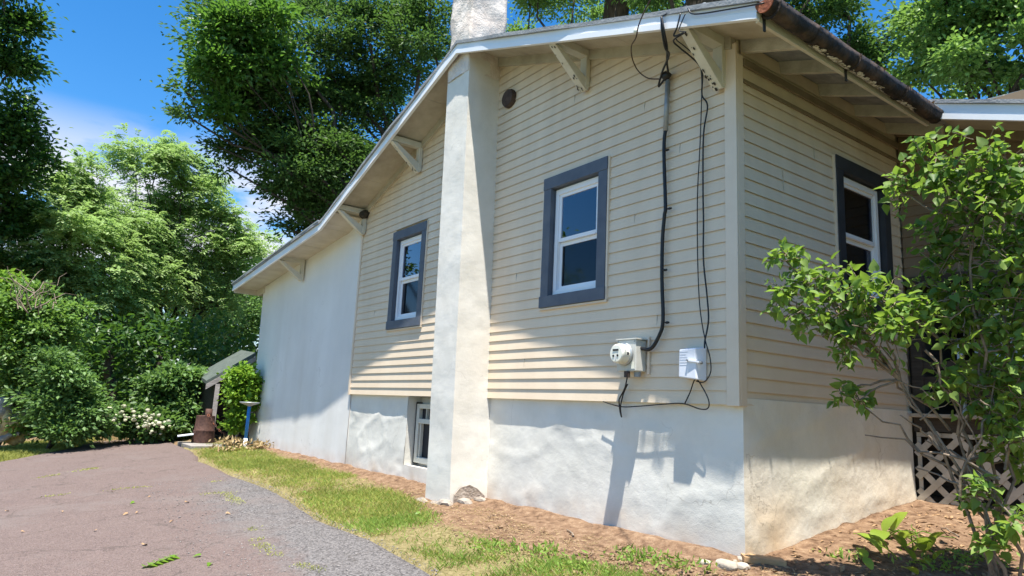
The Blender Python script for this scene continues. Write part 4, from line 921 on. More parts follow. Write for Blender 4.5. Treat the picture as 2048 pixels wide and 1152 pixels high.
tree('oak_tree', 'big dark green oak spreading over the roof left of the chimney', 'tree', (-12.0, 10.5, -1.4),
     px_blobs([(470, 110, 95, 22), (430, 170, 60, 21), (520, 60, 80, 22), (560, 180, 100, 21), (470, 260, 60, 21), (640, 110, 110, 22), (600, 280, 90, 21), (520, 300, 60, 21), (700, 220, 100, 22), (650, 360, 80, 21.5), (560, 350, 55, 21), (740, 330, 90, 22), (600, 430, 60, 21), (780, 130, 110, 22), (820, 240, 70, 22), (860, 60, 90, 21), (720, 40, 70, 22), (372, 185, 20, 20.5), (378, 235, 18, 20.5), (392, 70, 24, 21), (405, 120, 30, 21), (432, 292, 20, 20.5), (455, 335, 24, 20.5), (562, 445, 22, 20.5), (592, 462, 18, 20.5), (390, 215, 26, 21), (575, 335, 85, 19.8), (640, 400, 75, 19.8), (705, 340, 85, 19.8), (600, 430, 45, 19.8), (560, 270, 70, 20.5), (640, 300, 80, 20.5), (700, 300, 70, 20.5), (600, 380, 60, 20.5), (680, 420, 50, 20.5), (640, 20, 60, 23), (800, 20, 60, 22)]),
     LM['oak'], 'spray', 1450, 66, .27, .135, .062, .42, .5, twigs=.25, flat=.38)
tree('oak_tree', 'oak branch cluster at the sky edge of the big oak, its leaves coloured as sunlit', 'tree', (-15.5, 8.0, -1.4),
     px_blobs([(440, 60, 50, 20), (480, 40, 50, 20), (420, 150, 50, 20), (500, 120, 60, 20), (450, 220, 40, 20), (540, 30, 40, 20), (560, 110, 50, 20)]),
     LM['oaklit'], 'spray', 330, 28, .24, .19, .08, .16, .5)
ta, tb_ = at(1228, 110, 19), at(1240, -90, 19)
tree('shade_tree', 'tree with a leaning dark trunk seen above the ridge right of the chimney', 'tree', (ta[0], ta[1], -1.4),
     px_blobs([(1060, 10, 70, 19), (1150, -20, 80, 19), (1130, 80, 45, 20), (1180, 60, 50, 21), (1040, 90, 50, 21), (1300, 40, 60, 19.5), (1340, -10, 70, 19), (1240, -60, 90, 19), (1080, -60, 80, 19), (1300, 90, 40, 20)]),
     LM['bright'], 'spray', 260, 60, .20, .11, .055, .28, .3, extra_trunks=[((ta[0], ta[1], -1.4), ta, .42), (ta, tb_, .36)])
tb2 = at(1420, 40, 17)
tree('broad_tree', 'tree with a very thick dark trunk behind the right of the ridge', 'tree', (tb2[0], tb2[1], -1.4),
     px_blobs([(1330, -60, 80, 17), (1420, -70, 90, 17), (1510, -30, 60, 17.5), (1560, 20, 60, 17), (1620, 20, 70, 17), (1600, 90, 50, 17.5), (1680, 90, 60, 17), (1740, 130, 50, 17), (1650, -50, 80, 17), (1700, 40, 60, 17), (1540, 70, 40, 17.5), (1780, 60, 50, 17.5), (1380, 20, 30, 17.5), (1490, 20, 25, 17.5)]),
     LM['oak'], 'spray', 300, 70, .18, .105, .05, .5, .3, extra_trunks=[((tb2[0], tb2[1], -1.4), tb2+np.array([0, 0, 3.0]), .62)])
tree('leafy_tree', 'tree with pale sunlit round leaves at the upper right above the gutter', 'tree', (-.5, 12.5, -1.2),
     px_blobs([(1900, 30, 80, 14.5), (1960, 90, 90, 14), (1880, 110, 60, 14.5), (2030, 40, 80, 14), (1860, 40, 45, 15), (2020, 150, 70, 14.5), (1920, 160, 45, 15), (2090, 110, 90, 14), (1950, -50, 90, 14.5), (1840, 150, 40, 15), (1780, 170, 40, 15.5), (2060, -40, 80, 14)]),
     LM['bright'], 'spray', 320, 60, .17, .095, .065, .26, .4)
# --- left understory -----------------------------------------------------------------
def g3(x, y): return (x, y, gz(x, y))
tree('left_shrub', 'tall bright yellow green shrub at the left picture edge', 'shrub', g3(-14.4, -5.0),
     px_blobs([(5, 570, 45, 17.5), (15, 620, 50, 17.5), (0, 680, 55, 17.5), (30, 560, 25, 17.5), (5, 730, 45, 17.5), (20, 790, 40, 17.5)]), LM['vine'], 'spray', 230, 24, .13, .11, .07, .06, .4)
tree('left_shrub', 'mid green arching shrub beside the yellow green one', 'shrub', g3(-14.0, -4.3),
     px_blobs([(80, 610, 50, 17), (120, 630, 45, 17), (60, 680, 60, 17), (120, 690, 40, 17), (50, 750, 45, 17), (85, 760, 40, 17), (60, 810, 45, 17), (30, 850, 40, 17.3), (80, 850, 35, 17)]), LM['bright'], 'spray', 330, 40, .15, .10, .06, .06, .4)
tree('left_shrub', 'light green mounded shrub sloping down to the drive', 'shrub', g3(-13.6, -3.4),
     px_blobs([(115, 740, 45, 16.2), (125, 790, 50, 16.2), (150, 810, 45, 16.2), (115, 840, 42, 16), (170, 830, 28, 16.2), (150, 858, 26, 16), (120, 868, 24, 16)]), LM['mid'], 'spray', 380, 30, .15, .10, .05, .05, .4)
for i, (u, v, r) in enumerate([(55, 590, 40)]):
    w = MB(); c = at(75, 575, 16)
    for k in range(16): tube_to(w, c+np.array([0, 0, -.35])+rng.normal(size=3)*.12, c+np.array([rng.normal()*.45, rng.normal()*.5, rng.uniform(-.05, .4)]), .012, .003, .06, 4, .4, 5)
    o = w.build('dead_branches', M['twig'], None, True); tag(o, 'tangle of bare grey dead branches above the left shrubs', 'branches')
# hydrangea bed
hy = tree('hydrangea', 'low hydrangea bush with cream white flower heads at the end of the drive', 'shrub', g3(-15.2, -1.6),
     px_blobs([(200, 835, 28, 17), (240, 830, 30, 17), (290, 835, 30, 17), (330, 845, 30, 17), (260, 850, 30, 17), (215, 855, 20, 16.5), (310, 860, 22, 16.5)]), LM['mid'], 'spray', 240, 24, .13, .12, .08, .04, .4)
for i in range(75):
    u, v = R_.choice([(200, 838), (215, 832), (262, 828), (275, 832), (285, 838), (295, 832), (310, 846), (320, 842), (282, 846), (208, 845), (330, 852), (225, 822), (300, 855)]); u += R_.gauss(0, 16); v += R_.gauss(0, 9)
    blob('flower_head', LM['flower'], at(u, v, 16.45+R_.uniform(-.2, .2)), R_.uniform(.025, .055), hy, 2, .6, i, (1, 1, .8), False)
tree('round_shrub', 'full green shrub beside the rusty barrel', 'shrub', g3(-15.0, -.9),
     px_blobs([(335, 765, 36, 17.6), (378, 766, 34, 17.8), (325, 800, 34, 17.6), (370, 810, 38, 17.8), (340, 845, 32, 17.6), (306, 772, 20, 17.6), (395, 800, 26, 18.2), (370, 850, 24, 17.6), (400, 760, 24, 18.4)]), LM['mid'], 'spray', 520, 24, .14, .11, .075, .06, .35)
tree('vine_shrub', 'yellow green leafy vine bush against the end of the white wall', 'shrub', g3(-12.15, -.35),
     px_blobs([(488, 752, 20, 15), (494, 780, 20, 15), (480, 800, 20, 15), (472, 775, 14, 15), (498, 805, 14, 15), (478, 830, 14, 15), (492, 738, 12, 15), (503, 760, 10, 15), (476, 855, 10, 15)]), LM['vine'], 'spray', 300, 22, .09, .085, .065, .035, .4, extra_trunks=[(g3(-12.05, -.38), at(480, 800, 15), .035)])
tree('background_tree', 'hazy olive tree behind the shed roof', 'tree', (-26, 1.6, -1.4),
     px_blobs([(480, 600, 50, 30), (500, 660, 45, 30), (450, 650, 50, 30), (470, 700, 45, 30), (430, 700, 40, 30), (510, 610, 40, 30), (520, 690, 40, 30), (430, 600, 40, 31)]), LM['mid'], 'spray', 400, 22, .28, .16, .07, .2, .4)
# dark mass of the wood behind
cl = []
for i in range(900):
    u = R_.uniform(-300, 640); v = R_.uniform(520, 800); cl.append(at(u, v, R_.uniform(31, 40)))
cl = np.array(cl); V, F = spray(cl, np.repeat(cl, 20, 0)-np.array([0, 0, 1]), 20, .55, .40, .22)
o = tri_mesh('far_wood', V, F, LM['dark']); o['kind'] = 'stuff'
cl = []
for i in range(420):
    u = R_.uniform(110, 470); v = R_.uniform(640, 835); cl.append(at(u, v, R_.uniform(19.5, 25)))
cl = np.array(cl); V, F = spray(cl, np.repeat(cl, 20, 0)-np.array([0, 0, 1]), 20, .30, .19, .10)
o = tri_mesh('undergrowth', V, F, LM['dark']); o['kind'] = 'stuff'  # dark leaf colour here stands in for the shade under the canopy
for i, (u, d, r, lab) in enumerate([(228, 20, .16, 'dark bare tree trunk in the shade behind the hydrangea'), (320, 22, .12, 'slim dark trunk in the shade left of the round shrub'), (268, 26, .14, 'leaning dark trunk deep in the shade between two others')]):
    a = at(u, 830, d); a[2] = -1.4; e = at(u+8*(i-1), 690, d); w = MB(); tube_to(w, a, e, r, r*.6, 0, 8, .1, 7); th_ = thing('shaded_tree', lab, 'tree', a); w.build('trunk', M['bark'], th_, True)
# off to the left, reflected in the left window
tree('edge_tree', 'leafy tree beyond the left side of the drive', 'tree', (-19, -11.5, -1.4), [((-19, -11.5, 4), 2.6), ((-17.5, -10, 5.5), 2.0), ((-20, -13, 6), 2.2), ((-18, -11, 2.5), 2.0)], LM['bright'], 'spray', 300, 22, .3, .22, .11, .25, .4)

# unseen trees added to shade the side wall; also mirrored in its window
for (x, y, h, r) in ((8.5, 1.5, 3.2, 2.6), (8.0, 6.0, 3.4, 2.8), (10.5, -2.0, 3.0, 2.4)):
    tree('unseen_yard_tree', 'dense leafy tree added out of view across the side yard to shade the house wall', 'tree', (x, y, -1.4), [((x, y, h), r), ((x-.6, y+1.2, h+1.8), r*.7), ((x+.4, y-1.2, h+1.6), r*.7), ((x, y, h-2.2), r*.85)], LM['dark'], 'spray', 260, 26, .32, .24, .13, .22, .4, group='unseen trees shading the side wall')

# ================================================================ SHED, BARREL, POLE, JUNK
sh = thing('shed', 'open fronted dark shed with a green shingle roof behind the white wall', 'shed', (-13.4, .3, -1.15))
A, B_ = at(412, 768, 16.2), at(512, 712, 16.2)
bk = np.array([-2.6, .35, .20]); th = np.array([0, 0, .07])
b = MB(); b.hexa([A, B_, B_+bk, A+bk, A+th, B_+th, B_+bk+th, A+bk+th]); b.build('roof', M['green_roof'], sh)
b = MB(); b.hexa([A-th*1.6+(.03, 0, 0), B_-th*1.6+(.03, 0, 0), B_-th*1.6, A-th*1.6, A-(-.03, 0, .004), B_-(-.03, 0, .004), B_-(0, 0, .004), A-(0, 0, .004)]); b.build('fascia', M['plank'], sh)
b = MB(); q0, q1 = A+np.array([-.1, .25, -.1]), B_+np.array([-.1, .3, -.1])
b.hexa([(q0[0]-1.6, q0[1], -1.2), (q1[0]-1.6, q1[1]+1, -1.2), (q1[0]-1.7, q1[1]+1, -1.2), (q0[0]-1.7, q0[1], -1.2), (q0[0]-1.6, q0[1], q0[2]+.1), (q1[0]-1.6, q1[1]+1, q1[2]+.15), (q1[0]-1.7, q1[1]+1, q1[2]+.15), (q0[0]-1.7, q0[1], q0[2]+.1)]); b.build('back_wall', M['darkwood'], sh)
b = MB(); b.hexa([(q0[0], q0[1], -1.2), (q0[0]-1.6, q0[1], -1.2), (q0[0]-1.6, q0[1]+.06, -1.2), (q0[0], q0[1]+.06, -1.2), (q0[0], q0[1], q0[2]+.1), (q0[0]-1.6, q0[1], q0[2]+.2), (q0[0]-1.6, q0[1]+.06, q0[2]+.2), (q0[0], q0[1]+.06, q0[2]+.1)]); b.build('side_wall', M['darkwood'], sh)
pl0, pl1 = at(424, 860, 16.0), at(436, 768, 16.1)
MB().beam(pl0+np.array([0, 0, -.35]), pl1, .09, .07).build('post', M['plank'], sh)
br = thing('barrel', 'rusty dark barrel standing on a concrete slab by the shed', 'barrel', gpt(405, 889))
c = gpt(405, 889); c = np.array([c[0], c[1], gz(c[0], c[1])+.03]); rr = 17.5*15.6/FPX
MB().lathe([(rr*1.12, 0), (rr*1.12, .02), (rr*1.02, .22), (rr*1.04, .235), (rr*.98, .25), (rr*.9, .55), (rr*.9, .56), (rr*.84, .56), (rr*.84, .50)], c, 24).build('drum', M['barrel'], br, True)
MB().tube([c+np.array([0, .05, .45]), c+np.array([0, .05, .70])], .07, 12).build('flue_pipe', M['barrel'], br, True)
MB().lathe([(rr*1.05, .235), (rr*1.065, .25), (rr*1.05, .265)], c, 24, close=False).build('hoop', M['barrel'], br)
ps = gpt(422, 893)
tag(MB().box(ps[0]-.9, ps[0]+.35, ps[1]-.45, ps[1]+.55, ps[2]-.1, ps[2]+.035).build('concrete_slab', M['concrete'], None, bevel=.01), 'low grey concrete slab under the barrel', 'slab')
# chain hanging from the barrel
chn = thing('rusty_chain', 'rusty chain draped from the barrel towards the wall', 'chain', gpt(455, 885))
c0, c1 = at(416, 829, 15.3), at(450, 868, 15.2); n = 15
for i in range(n):
    p0 = c0+(c1-c0)*i/n+np.array([0, 0, -.05*math.sin(math.pi*i/n)]); p1 = c0+(c1-c0)*(i+1.15)/n+np.array([0, 0, -.05*math.sin(math.pi*(i+1)/n)])
    dirv = Vector(p1-p0); up = Vector((0, 0, 1)) if i % 2 else Vector((1, 0, .2)); s_ = dirv.cross(up).normalized()*.022; P = [Vector(p0)+dirv*.5-dirv*.55*math.cos(t)+s_*math.sin(t) for t in np.linspace(0, 2*math.pi, 9)]
    MB().tube(P, .007, 5, cap=False).build('link', M['rustend'] if i % 5 == 0 else M['barrel'], chn, True)
# blue pole with a dish
pb_ = gpt(489, 898)
po = thing('blue_pole', 'bright blue pole with a shallow grey dish on top beside the white wall', 'pole', pb_)
tp = at(490, 805, np.linalg.norm(pb_-CAM)); tp = np.array([pb_[0]+.01, pb_[1]+.0, tp[2]])
MB().tube([pb_+np.array([0, 0, .20]), tp], .032, 12).build('shaft', M['blue'], po, True)
MB().tube([pb_-np.array([0, 0, .05]), pb_+np.array([0, 0, .2])], .038, 12).build('foot', M['vinyl'], po, True)
MB().lathe([(.03, -.07), (.06, -.05), (.165, -.015), (.185, .0), (.185, .012), (.16, .012), (.05, -.02), (.0001, -.02)], tp, 24).build('dish', M['galv'], po, True)
# slender boards leaning on the wall end
w = thing('leaning_boards', 'weathered grey boards leaning on the end of the white wall', 'boards', (-11.4, -.2, -1.08))
for dx in (0, .10, .2):
    MB().beam((-11.75-dx, -.30+dx*.3, -1.1), (-11.62-dx, .02, .0-dx*.6), .07, .02, up=(0, 1, 0)).build('board', M['plank'], w)
# dried plant at the pole foot
def tuft(name, label, cat, c, n, h, sp, m, L=.1, W_=.03):
    P = np.repeat([c], n, 0)+rng.normal(size=(n, 3))*np.array([sp, sp, 0]); P[:, 2] = c[2]+rng.uniform(0, h, n)
    V, F = leaves(P, norm(rng.normal(size=(n, 3))+np.array([0, 0, .7])), norm(rng.normal(size=(n, 3))+np.array([0, 0, .6])), L*rng.uniform(.6, 1.3, n), W_)
    t = thing(name, label, cat, c); o = tri_mesh('foliage', V, F, m, t); o['kind'] = 'stuff'; return t
tuft('dry_plant', 'dried straw coloured weed clump at the foot of the blue pole', 'weed', gpt(458, 905), 150, .24, .12, LM['straw'], .10, .035)
tuft('dry_plant', 'small brown dead clump against the foot of the white wall', 'weed', gpt(515, 902), 130, .16, .10, LM['straw'], .10, .04)
# old stump and boards at the far left
st = gpt(22, 905); d0 = np.linalg.norm(st-CAM)
sp_ = thing('tree_stump', 'weathered upturned tree stump with yellowed splintered wood at the left edge', 'stump', st)
cc = at(28, 845, d0)
blob('stump_body', M['stump'], cc, .30, sp_, 4, .95, 17, (.9, .8, 1.15), True)
blob('stump_root', M['plank'], at(5, 815, d0), .26, sp_, 3, .5, 9, (1, .8, .8), True)
for (a, e, r) in (((20, 800), (48, 785), .06), ((0, 880), (40, 868), .07), ((40, 865), (66, 872), .03), ((10, 810), (35, 850), .06)):
    q = MB(); tube_to(q, at(*a, d0-.1), at(*e, d0-.2), r, r*.5, .1, 7, .2, 6); q.build('root', M['plank'], sp_, True)
tag(MB().beam(at(52, 846, d0+.2), at(108, 820, d0+.2), .34, .03, up=(0.3, 0, 1)).build('grey_board', M['plank'], None), 'grey weathered board sticking out beside the stump', 'board')
tag(MB().beam(at(355, 872, 15.8), at(387, 868, 15.8), .3, .02).build('pale_sheet', M['plastic'], None), 'pale flat plastic sheet on the ground by the barrel', 'sheet')
# far house, a glimpse of sunlit wall
fh = thing('far_house', 'distant pale pink house glimpsed under the dark trees', 'house', (-41, -1.5, -1.4))
MB().box(-45, -40.5, -4.2, 1.2, -1.4, 1.6).build('wall', M['pinkwall'], fh)
b = MB(); b.prism([(-4.5, 1.6), (1.5, 1.6), (-1.5, 3.4)], lambda y, z: (-40.2, y, z), lambda y, z: (-45.3, y, z)); b.build('roof', M['roofing'], fh)
MB().box(-40.5, -40.45, -2.4, -1.5, -.4, .8).build('window', M['room'], fh)

# ================================================================ LILAC BY THE SIDE WALL
def lilac():
    base = np.array([1.30, .72, gz(1.3, .72)])
    t = thing('lilac_bush', 'large leafy shrub with heart shaped leaves in front of the shaded side wall', 'shrub', base)
    blobs = [(1850, 335, 55, 5.2), (1940, 330, 60, 5.1), (2010, 350, 60, 5.1), (1890, 395, 60, 5.1), (1970, 410, 70, 5.0), (2060, 420, 70, 5.0), (1800, 390, 35, 5.2),
             (1570, 520, 34, 4.85), (1560, 590, 32, 4.8), (1630, 560, 42, 4.85), (1610, 620, 45, 4.8), (1690, 580, 50, 4.85), (1690, 640, 55, 4.8), (1760, 600, 50, 4.9), (1700, 690, 40, 4.8), (1770, 670, 55, 4.85), (1830, 640, 50, 4.9), (1655, 660, 35, 4.8),
             (1900, 520, 55, 5.1), (1980, 500, 65, 5.0), (2050, 520, 60, 5.0), (1880, 600, 45, 5.0), (1960, 590, 55, 5.1), (2040, 610, 60, 5.0), (1930, 680, 50, 5.0), (2010, 700, 60, 5.0), (1890, 760, 40, 5.0), (1960, 780, 50, 5.0), (2035, 790, 55, 5.0),
             (2000, 850, 40, 5.0), (2045, 870, 40, 5.0), (2030, 1040, 30, 4.9), (1970, 1000, 28, 5.15), (2035, 930, 25, 5.3), (1985, 1085, 28, 5.0), (1930, 620, 60, 5.5), (2010, 660, 60, 5.5), (1990, 430, 60, 5.4), (1950, 740, 50, 5.5), (2030, 820, 55, 5.4), (1990, 900, 26, 5.05), (2020, 760, 45, 5.2), (1870, 560, 35, 5.2), (2030, 680, 45, 5.2), (1965, 995, 30, 4.95), (1680, 785, 20, 4.9), (1720, 800, 18, 4.9), (1860, 470, 30, 5.1)]
    w = MB(); P, D, N_ = [], [], []
    main = []
    for q in [(1905, 800, 5.0), (1960, 640, 5.05), (2010, 560, 5.0), (1800, 760, 4.95), (1880, 680, 5.0), (1950, 450, 5.05)]:
        main.append(tube_to(w, base+rng.normal(size=3)*.05*np.array([1, 1, 0]), at(*q), .0115, .007, .04, 6, .18, 8))
    ends = [m_[-1] for m_ in main]+[m_[5] for m_ in main]
    for (u, v, r, d) in blobs:
        c = at(u, v, d); rr = r*d/FPX
        src = min(ends, key=lambda q: (q-Vector(c)).length); tube_to(w, src, c, .009, .005, .05, 5, .2, 6)
        ntw = max(4, int(14*(r/50)**1.4))
        for i in range(ntw):
            dv = norm(rng.normal(size=3)+np.array([0, 0, .25])); e = c+dv*rr*rng.uniform(.75, 1.15); s_ = c+dv*rr*.05+rng.normal(size=3)*rr*.25
            tube_to(w, s_, e, .004, .002, .03, 4, .25, 4)
            ax = norm(e-s_); npair = int(rng.integers(3, 5))
            for k in range(npair):
                tt = (k+1)/npair; p_ = s_+(e-s_)*tt; ph = rng.uniform(0, math.pi) if k == 0 else ph+math.pi/2
                x = norm(np.cross(ax, np.array([.1, .2, 1.]))); y = np.cross(ax, x)
                for sg in (0, math.pi):
                    sd = x*math.cos(ph+sg)+y*math.sin(ph+sg); dd = norm(sd*.9+ax*.45+np.array([0, 0, -.05])+rng.normal(size=3)*.12)
                    P.append(p_+dd*.018); D.append(dd); N_.append(norm(np.array([.05, -.12, 1.0])+rng.normal(size=3)*.5))
    w.build('stems', M['twig'], t, True)
    P, D, N_ = np.array(P), np.array(D), np.array(N_)
    n = len(P); sz = rng.uniform(.038, .078, n)*rng.choice([.7, 1, 1.08], n, p=[.2, .5, .3])
    # heart shaped leaf, 11 vertices, folded along the midrib and bent at the tip
    half = [(0.0, .0), (-.04, .20), (.10, .37), (.32, .40), (.60, .26), (1.0, 0)]
    outl = [(0.03, 0.0)]+half[1:-1]; 
    def leafgeo(p, d, nn, L_):
        d = d/np.linalg.norm(d); wv = np.cross(d, nn); wv /= np.linalg.norm(wv); nn = np.cross(wv, d)
        f = lambda a, b_: p+d*L_*a+wv*L_*b_+nn*L_*(abs(b_)*.42-.34*a*a+.05*math.sin(a*9+b_*7))
        V = [f(.03, 0), f(.40, 0), f(1.0, 0)]
        for (a, b_) in half[1:-1]: V.append(f(a, b_))
        for (a, b_) in half[1:-1]: V.append(f(a, -b_))
        F = [(0, 1, 4, 3), (1, 5, 4, 4)[:3], (1, 2, 6, 5), (0, 7, 8, 1), (1, 8, 9), (1, 9, 10, 2)]
        return V, F
    order = np.argsort(np.linalg.norm(P-CAM, axis=1)-sz*8)[:]
    single = set(order[:290].tolist())
    me = bpy.data.meshes.new('leaf'); V, F = leafgeo(np.zeros(3), np.array([1., 0, 0]), np.array([0, 0, 1.]), 1.0); me.from_pydata([tuple(v) for v in V], [], F); me.update(); me.materials.append(LM['lilac1']); me.shade_smooth()
    mb = MB()
    for i in range(n):
        if i in single:
            o = bpy.data.objects.new('leaf', me); C.objects.link(o); o.parent = t
            d = Vector(D[i]).normalized(); wv = d.cross(Vector(N_[i])).normalized(); nn = wv.cross(d)
            mw = Matrix(((d.x, wv.x, nn.x, P[i][0]-base[0]), (d.y, wv.y, nn.y, P[i][1]-base[1]), (d.z, wv.z, nn.z, P[i][2]-base[2]), (0, 0, 0, 1)))
            o.matrix_local = mw @ Matrix.Scale(float(sz[i]), 4)
        else:
            V, F = leafgeo(P[i], D[i], N_[i], sz[i]); mb.add(V, F)
    o = mb.build('foliage', LM['lilac'], t, True); o['kind'] = 'stuff'
    # bare lower sticks
    w2 = MB()
    for (a, e) in (((1930, 960, 5.1), (1700, 800, 4.95)), ((1940, 980, 5.1), (1760, 690, 4.9)), ((1900, 860, 5.1), (1620, 620, 4.85)), ((1990, 960, 5.0), (1850, 880, 5.1)), ((1980, 1000, 5.0), (1830, 935, 5.1)), ((2000, 960, 5.0), (1730, 870, 5.0)), ((1920, 1000, 5.0), (1990, 760, 5.0)), ((1880, 900, 5.0), (1800, 830, 4.9)), ((2010, 940, 5.0), (2040, 800, 5.0)), ((1850, 700, 4.9), (1960, 900, 5.0))):
        tube_to(w2, at(*a), at(*e), .010, .004, .04, 5, .2, 7)
    for (a, e) in (((1790, 760, 4.9), (1870, 800, 4.9)), ((1840, 840, 4.95), (1915, 800, 4.95)), ((1800, 690, 4.9), (1720, 660, 4.8)), ((1960, 800, 4.9), (2010, 840, 4.9)), ((1900, 640, 4.9), (1960, 600, 4.9))):
        tube_to(w2, at(*a), at(*e), .006, .002, .05, 4, .3, 5)
    w2.build('bare_stems', M['twig'], t, True)
    return leafgeo
leafgeo = lilac()

# ================================================================ LOW PLANTS, STONES, GRASS
ho = gpt(1795, 1085); ho = np.array([ho[0], ho[1], gz(ho[0], ho[1])])
hp = thing('broadleaf_plant', 'low yellow green broad leaved plant in the orange soil by the side wall', 'plant', ho)
me = bpy.data.meshes.new('leaf')
def broad():
    V, F = [], []; n = 6
    for i in range(n+1):
        t = i/n; wd = .30*math.sin(math.pi*min(1, t*.92+.06))**.7*(1 if i < n else 0.02); z = .28*math.sin(t*1.9)*.8-.25*t*t
        V += [(t, -wd, z+.10*wd), (t, 0, z-.03), (t, wd, z+.10*wd)]
    for i in range(n):
        a = i*3; F += [(a, a+1, a+4, a+3), (a+1, a+2, a+5, a+4)]
    return V, F
V, F = broad(); me.from_pydata(V, [], F); me.update(); me.materials.append(LM['hosta']); me.shade_smooth()
D0 = np.linalg.norm(ho-CAM)
for i, (u, v, L_, an) in enumerate([(1755, 1075, .15, 2.6), (1760, 1095, .13, 3.0), (1770, 1062, .15, 1.9), (1785, 1060, .16, 1.2), (1800, 1075, .14, .3), (1740, 1085, .12, 3.4), (1815, 1085, .13, .8), (1830, 1090, .14, .2), (1850, 1092, .15, -.2), (1845, 1105, .14, -.6), (1870, 1110, .14, .1), (1810, 1100, .13, -1.2), (1780, 1100, .13, -2.0), (1765, 1110, .11, -2.6), (1855, 1120, .12, -1.0), (1830, 1118, .12, -1.6), (1730, 1105, .10, 2.9), (1860, 1075, .12, .9), (1795, 1120, .12, -1.7), (1835, 1140, .11, -1.3), (1745, 1135, .09, 3.1)]):
    p_ = gpt(u, v+24); o = bpy.data.objects.new('leaf', me); C.objects.link(o); o.parent = hp
    o.location = Vector(p_-ho)+Vector((0, 0, R_.uniform(.04, .10))); o.rotation_euler = (R_.uniform(-.3, .3), R_.uniform(-.95, -.15), an-.55+R_.uniform(-.3, .3)); o.scale = (L_*1.15, L_*1.15*R_.uniform(.85, 1.3), L_*1.15)
w = MB()
for i in range(9): tube_to(w, ho+rng.normal(size=3)*np.array([.12, .12, 0]), ho+rng.normal(size=3)*np.array([.18, .18, .02])+np.array([0, 0, .09]), .006, .003, .1, 4, .2, 4)
w.build('stalks', LM['vine'], hp, True)
for i, (u, v, r, sq, lab) in enumerate([(1412, 1134, .055, (1.2, .7, .55), 'buff stone at the left end of the stones by the house corner'), (1437, 1126, .05, (1.1, .7, .45), 'flat pale stone leaning behind the greenish one at the house corner'), (1452, 1140, .07, (1.2, .8, .6), 'large greenish white stone in the middle of the stones at the corner'), (1484, 1142, .05, (1, .8, .7), 'grey white stone at the right end of the stones by the corner'), (1480, 1124, .03, (1.3, .8, .8), 'small buff stone tight against the house corner'), (1470, 1128, .022, (1, 1, .8), 'smallest pebble stone beside the house corner')]):
    p_ = gpt(u, v); o = blob('stone', M['stone'], (0, 0, 0), r, None, 3, .35, i*3+1, sq, True); o.location = (p_[0], p_[1], p_[2]+r*sq[2]*.6); tag(o, lab, 'stone', 'pale stones at the house corner')
pq = gpt(1530, 1128)
tag(MB().beam((pq[0]-.11, pq[1]-.10, pq[2]+.03), (pq[0]+.08, pq[1]+.10, pq[2]+.015), .14, .04).build('flat_board', mat('tan_board', (.36, .22, .11), (.46, .30, .16), 8, .8, .2, 30), None, bevel=.004), 'flat tan board lying in the soil at the house corner', 'board')
# fallen pieces on the drive
def fallen(u, v, L_, m, lab, grp, nm):
    p_ = gpt(u, v); a = R_.uniform(0, 6.28); d = np.array([math.cos(a), math.sin(a), R_.uniform(0, .15)])
    V, F = leafgeo(np.zeros(3), d, np.array([R_.uniform(-.3, .3), R_.uniform(-.3, .3), 1.]), L_); me_ = MB().add(V, F)
    o = me_.build(nm, m, None); o.location = (p_[0], p_[1], p_[2]+.04); tag(o, lab, 'leaf', grp)
for (u, v) in [(285, 1100), (345, 1050), (300, 1000), (275, 1032), (122, 1030), (190, 1070), (370, 1012), (10, 1030), (40, 1072), (225, 990), (450, 1035), (255, 1035)]:
    fallen(u, v, R_.uniform(.03, .055), M['drybrown'], 'small dry brown leaf lying on the driveway', 'dry leaves on the driveway', 'dry_leaf')
for (u, v) in [(268, 1012), (420, 1138), (400, 1122), (605, 990), (840, 1035)]:
    fallen(u, v, .055, LM['vine'], 'small fallen green leaf on the drive and its verge', 'green leaves on the drive', 'green_leaf')
sg_ = gpt(315, 1136); t = thing('fallen_sprig', 'green leafy sprig lying on the driveway at the bottom', 'sprig', sg_)
a0 = gpt(290, 1145)+np.array([0, 0, .04]); a1 = gpt(345, 1126)+np.array([0, 0, .045])
q = MB(); tube_to(q, a0, a1, .004, .002, .03, 4, .1, 5); q.build('stem', M['twig'], t)
for i in range(11):
    f_ = i/10; p_ = a0+(a1-a0)*f_; ax = norm(a1-a0); sd = np.cross(ax, [0, 0, 1.])*(1 if i % 2 else -1); V, F = leafgeo(p_, norm(ax+sd*.9), np.array([0.1, 0, 1.]), .075); MB().add(V, F).build('leaf', LM['vine'], t, True)

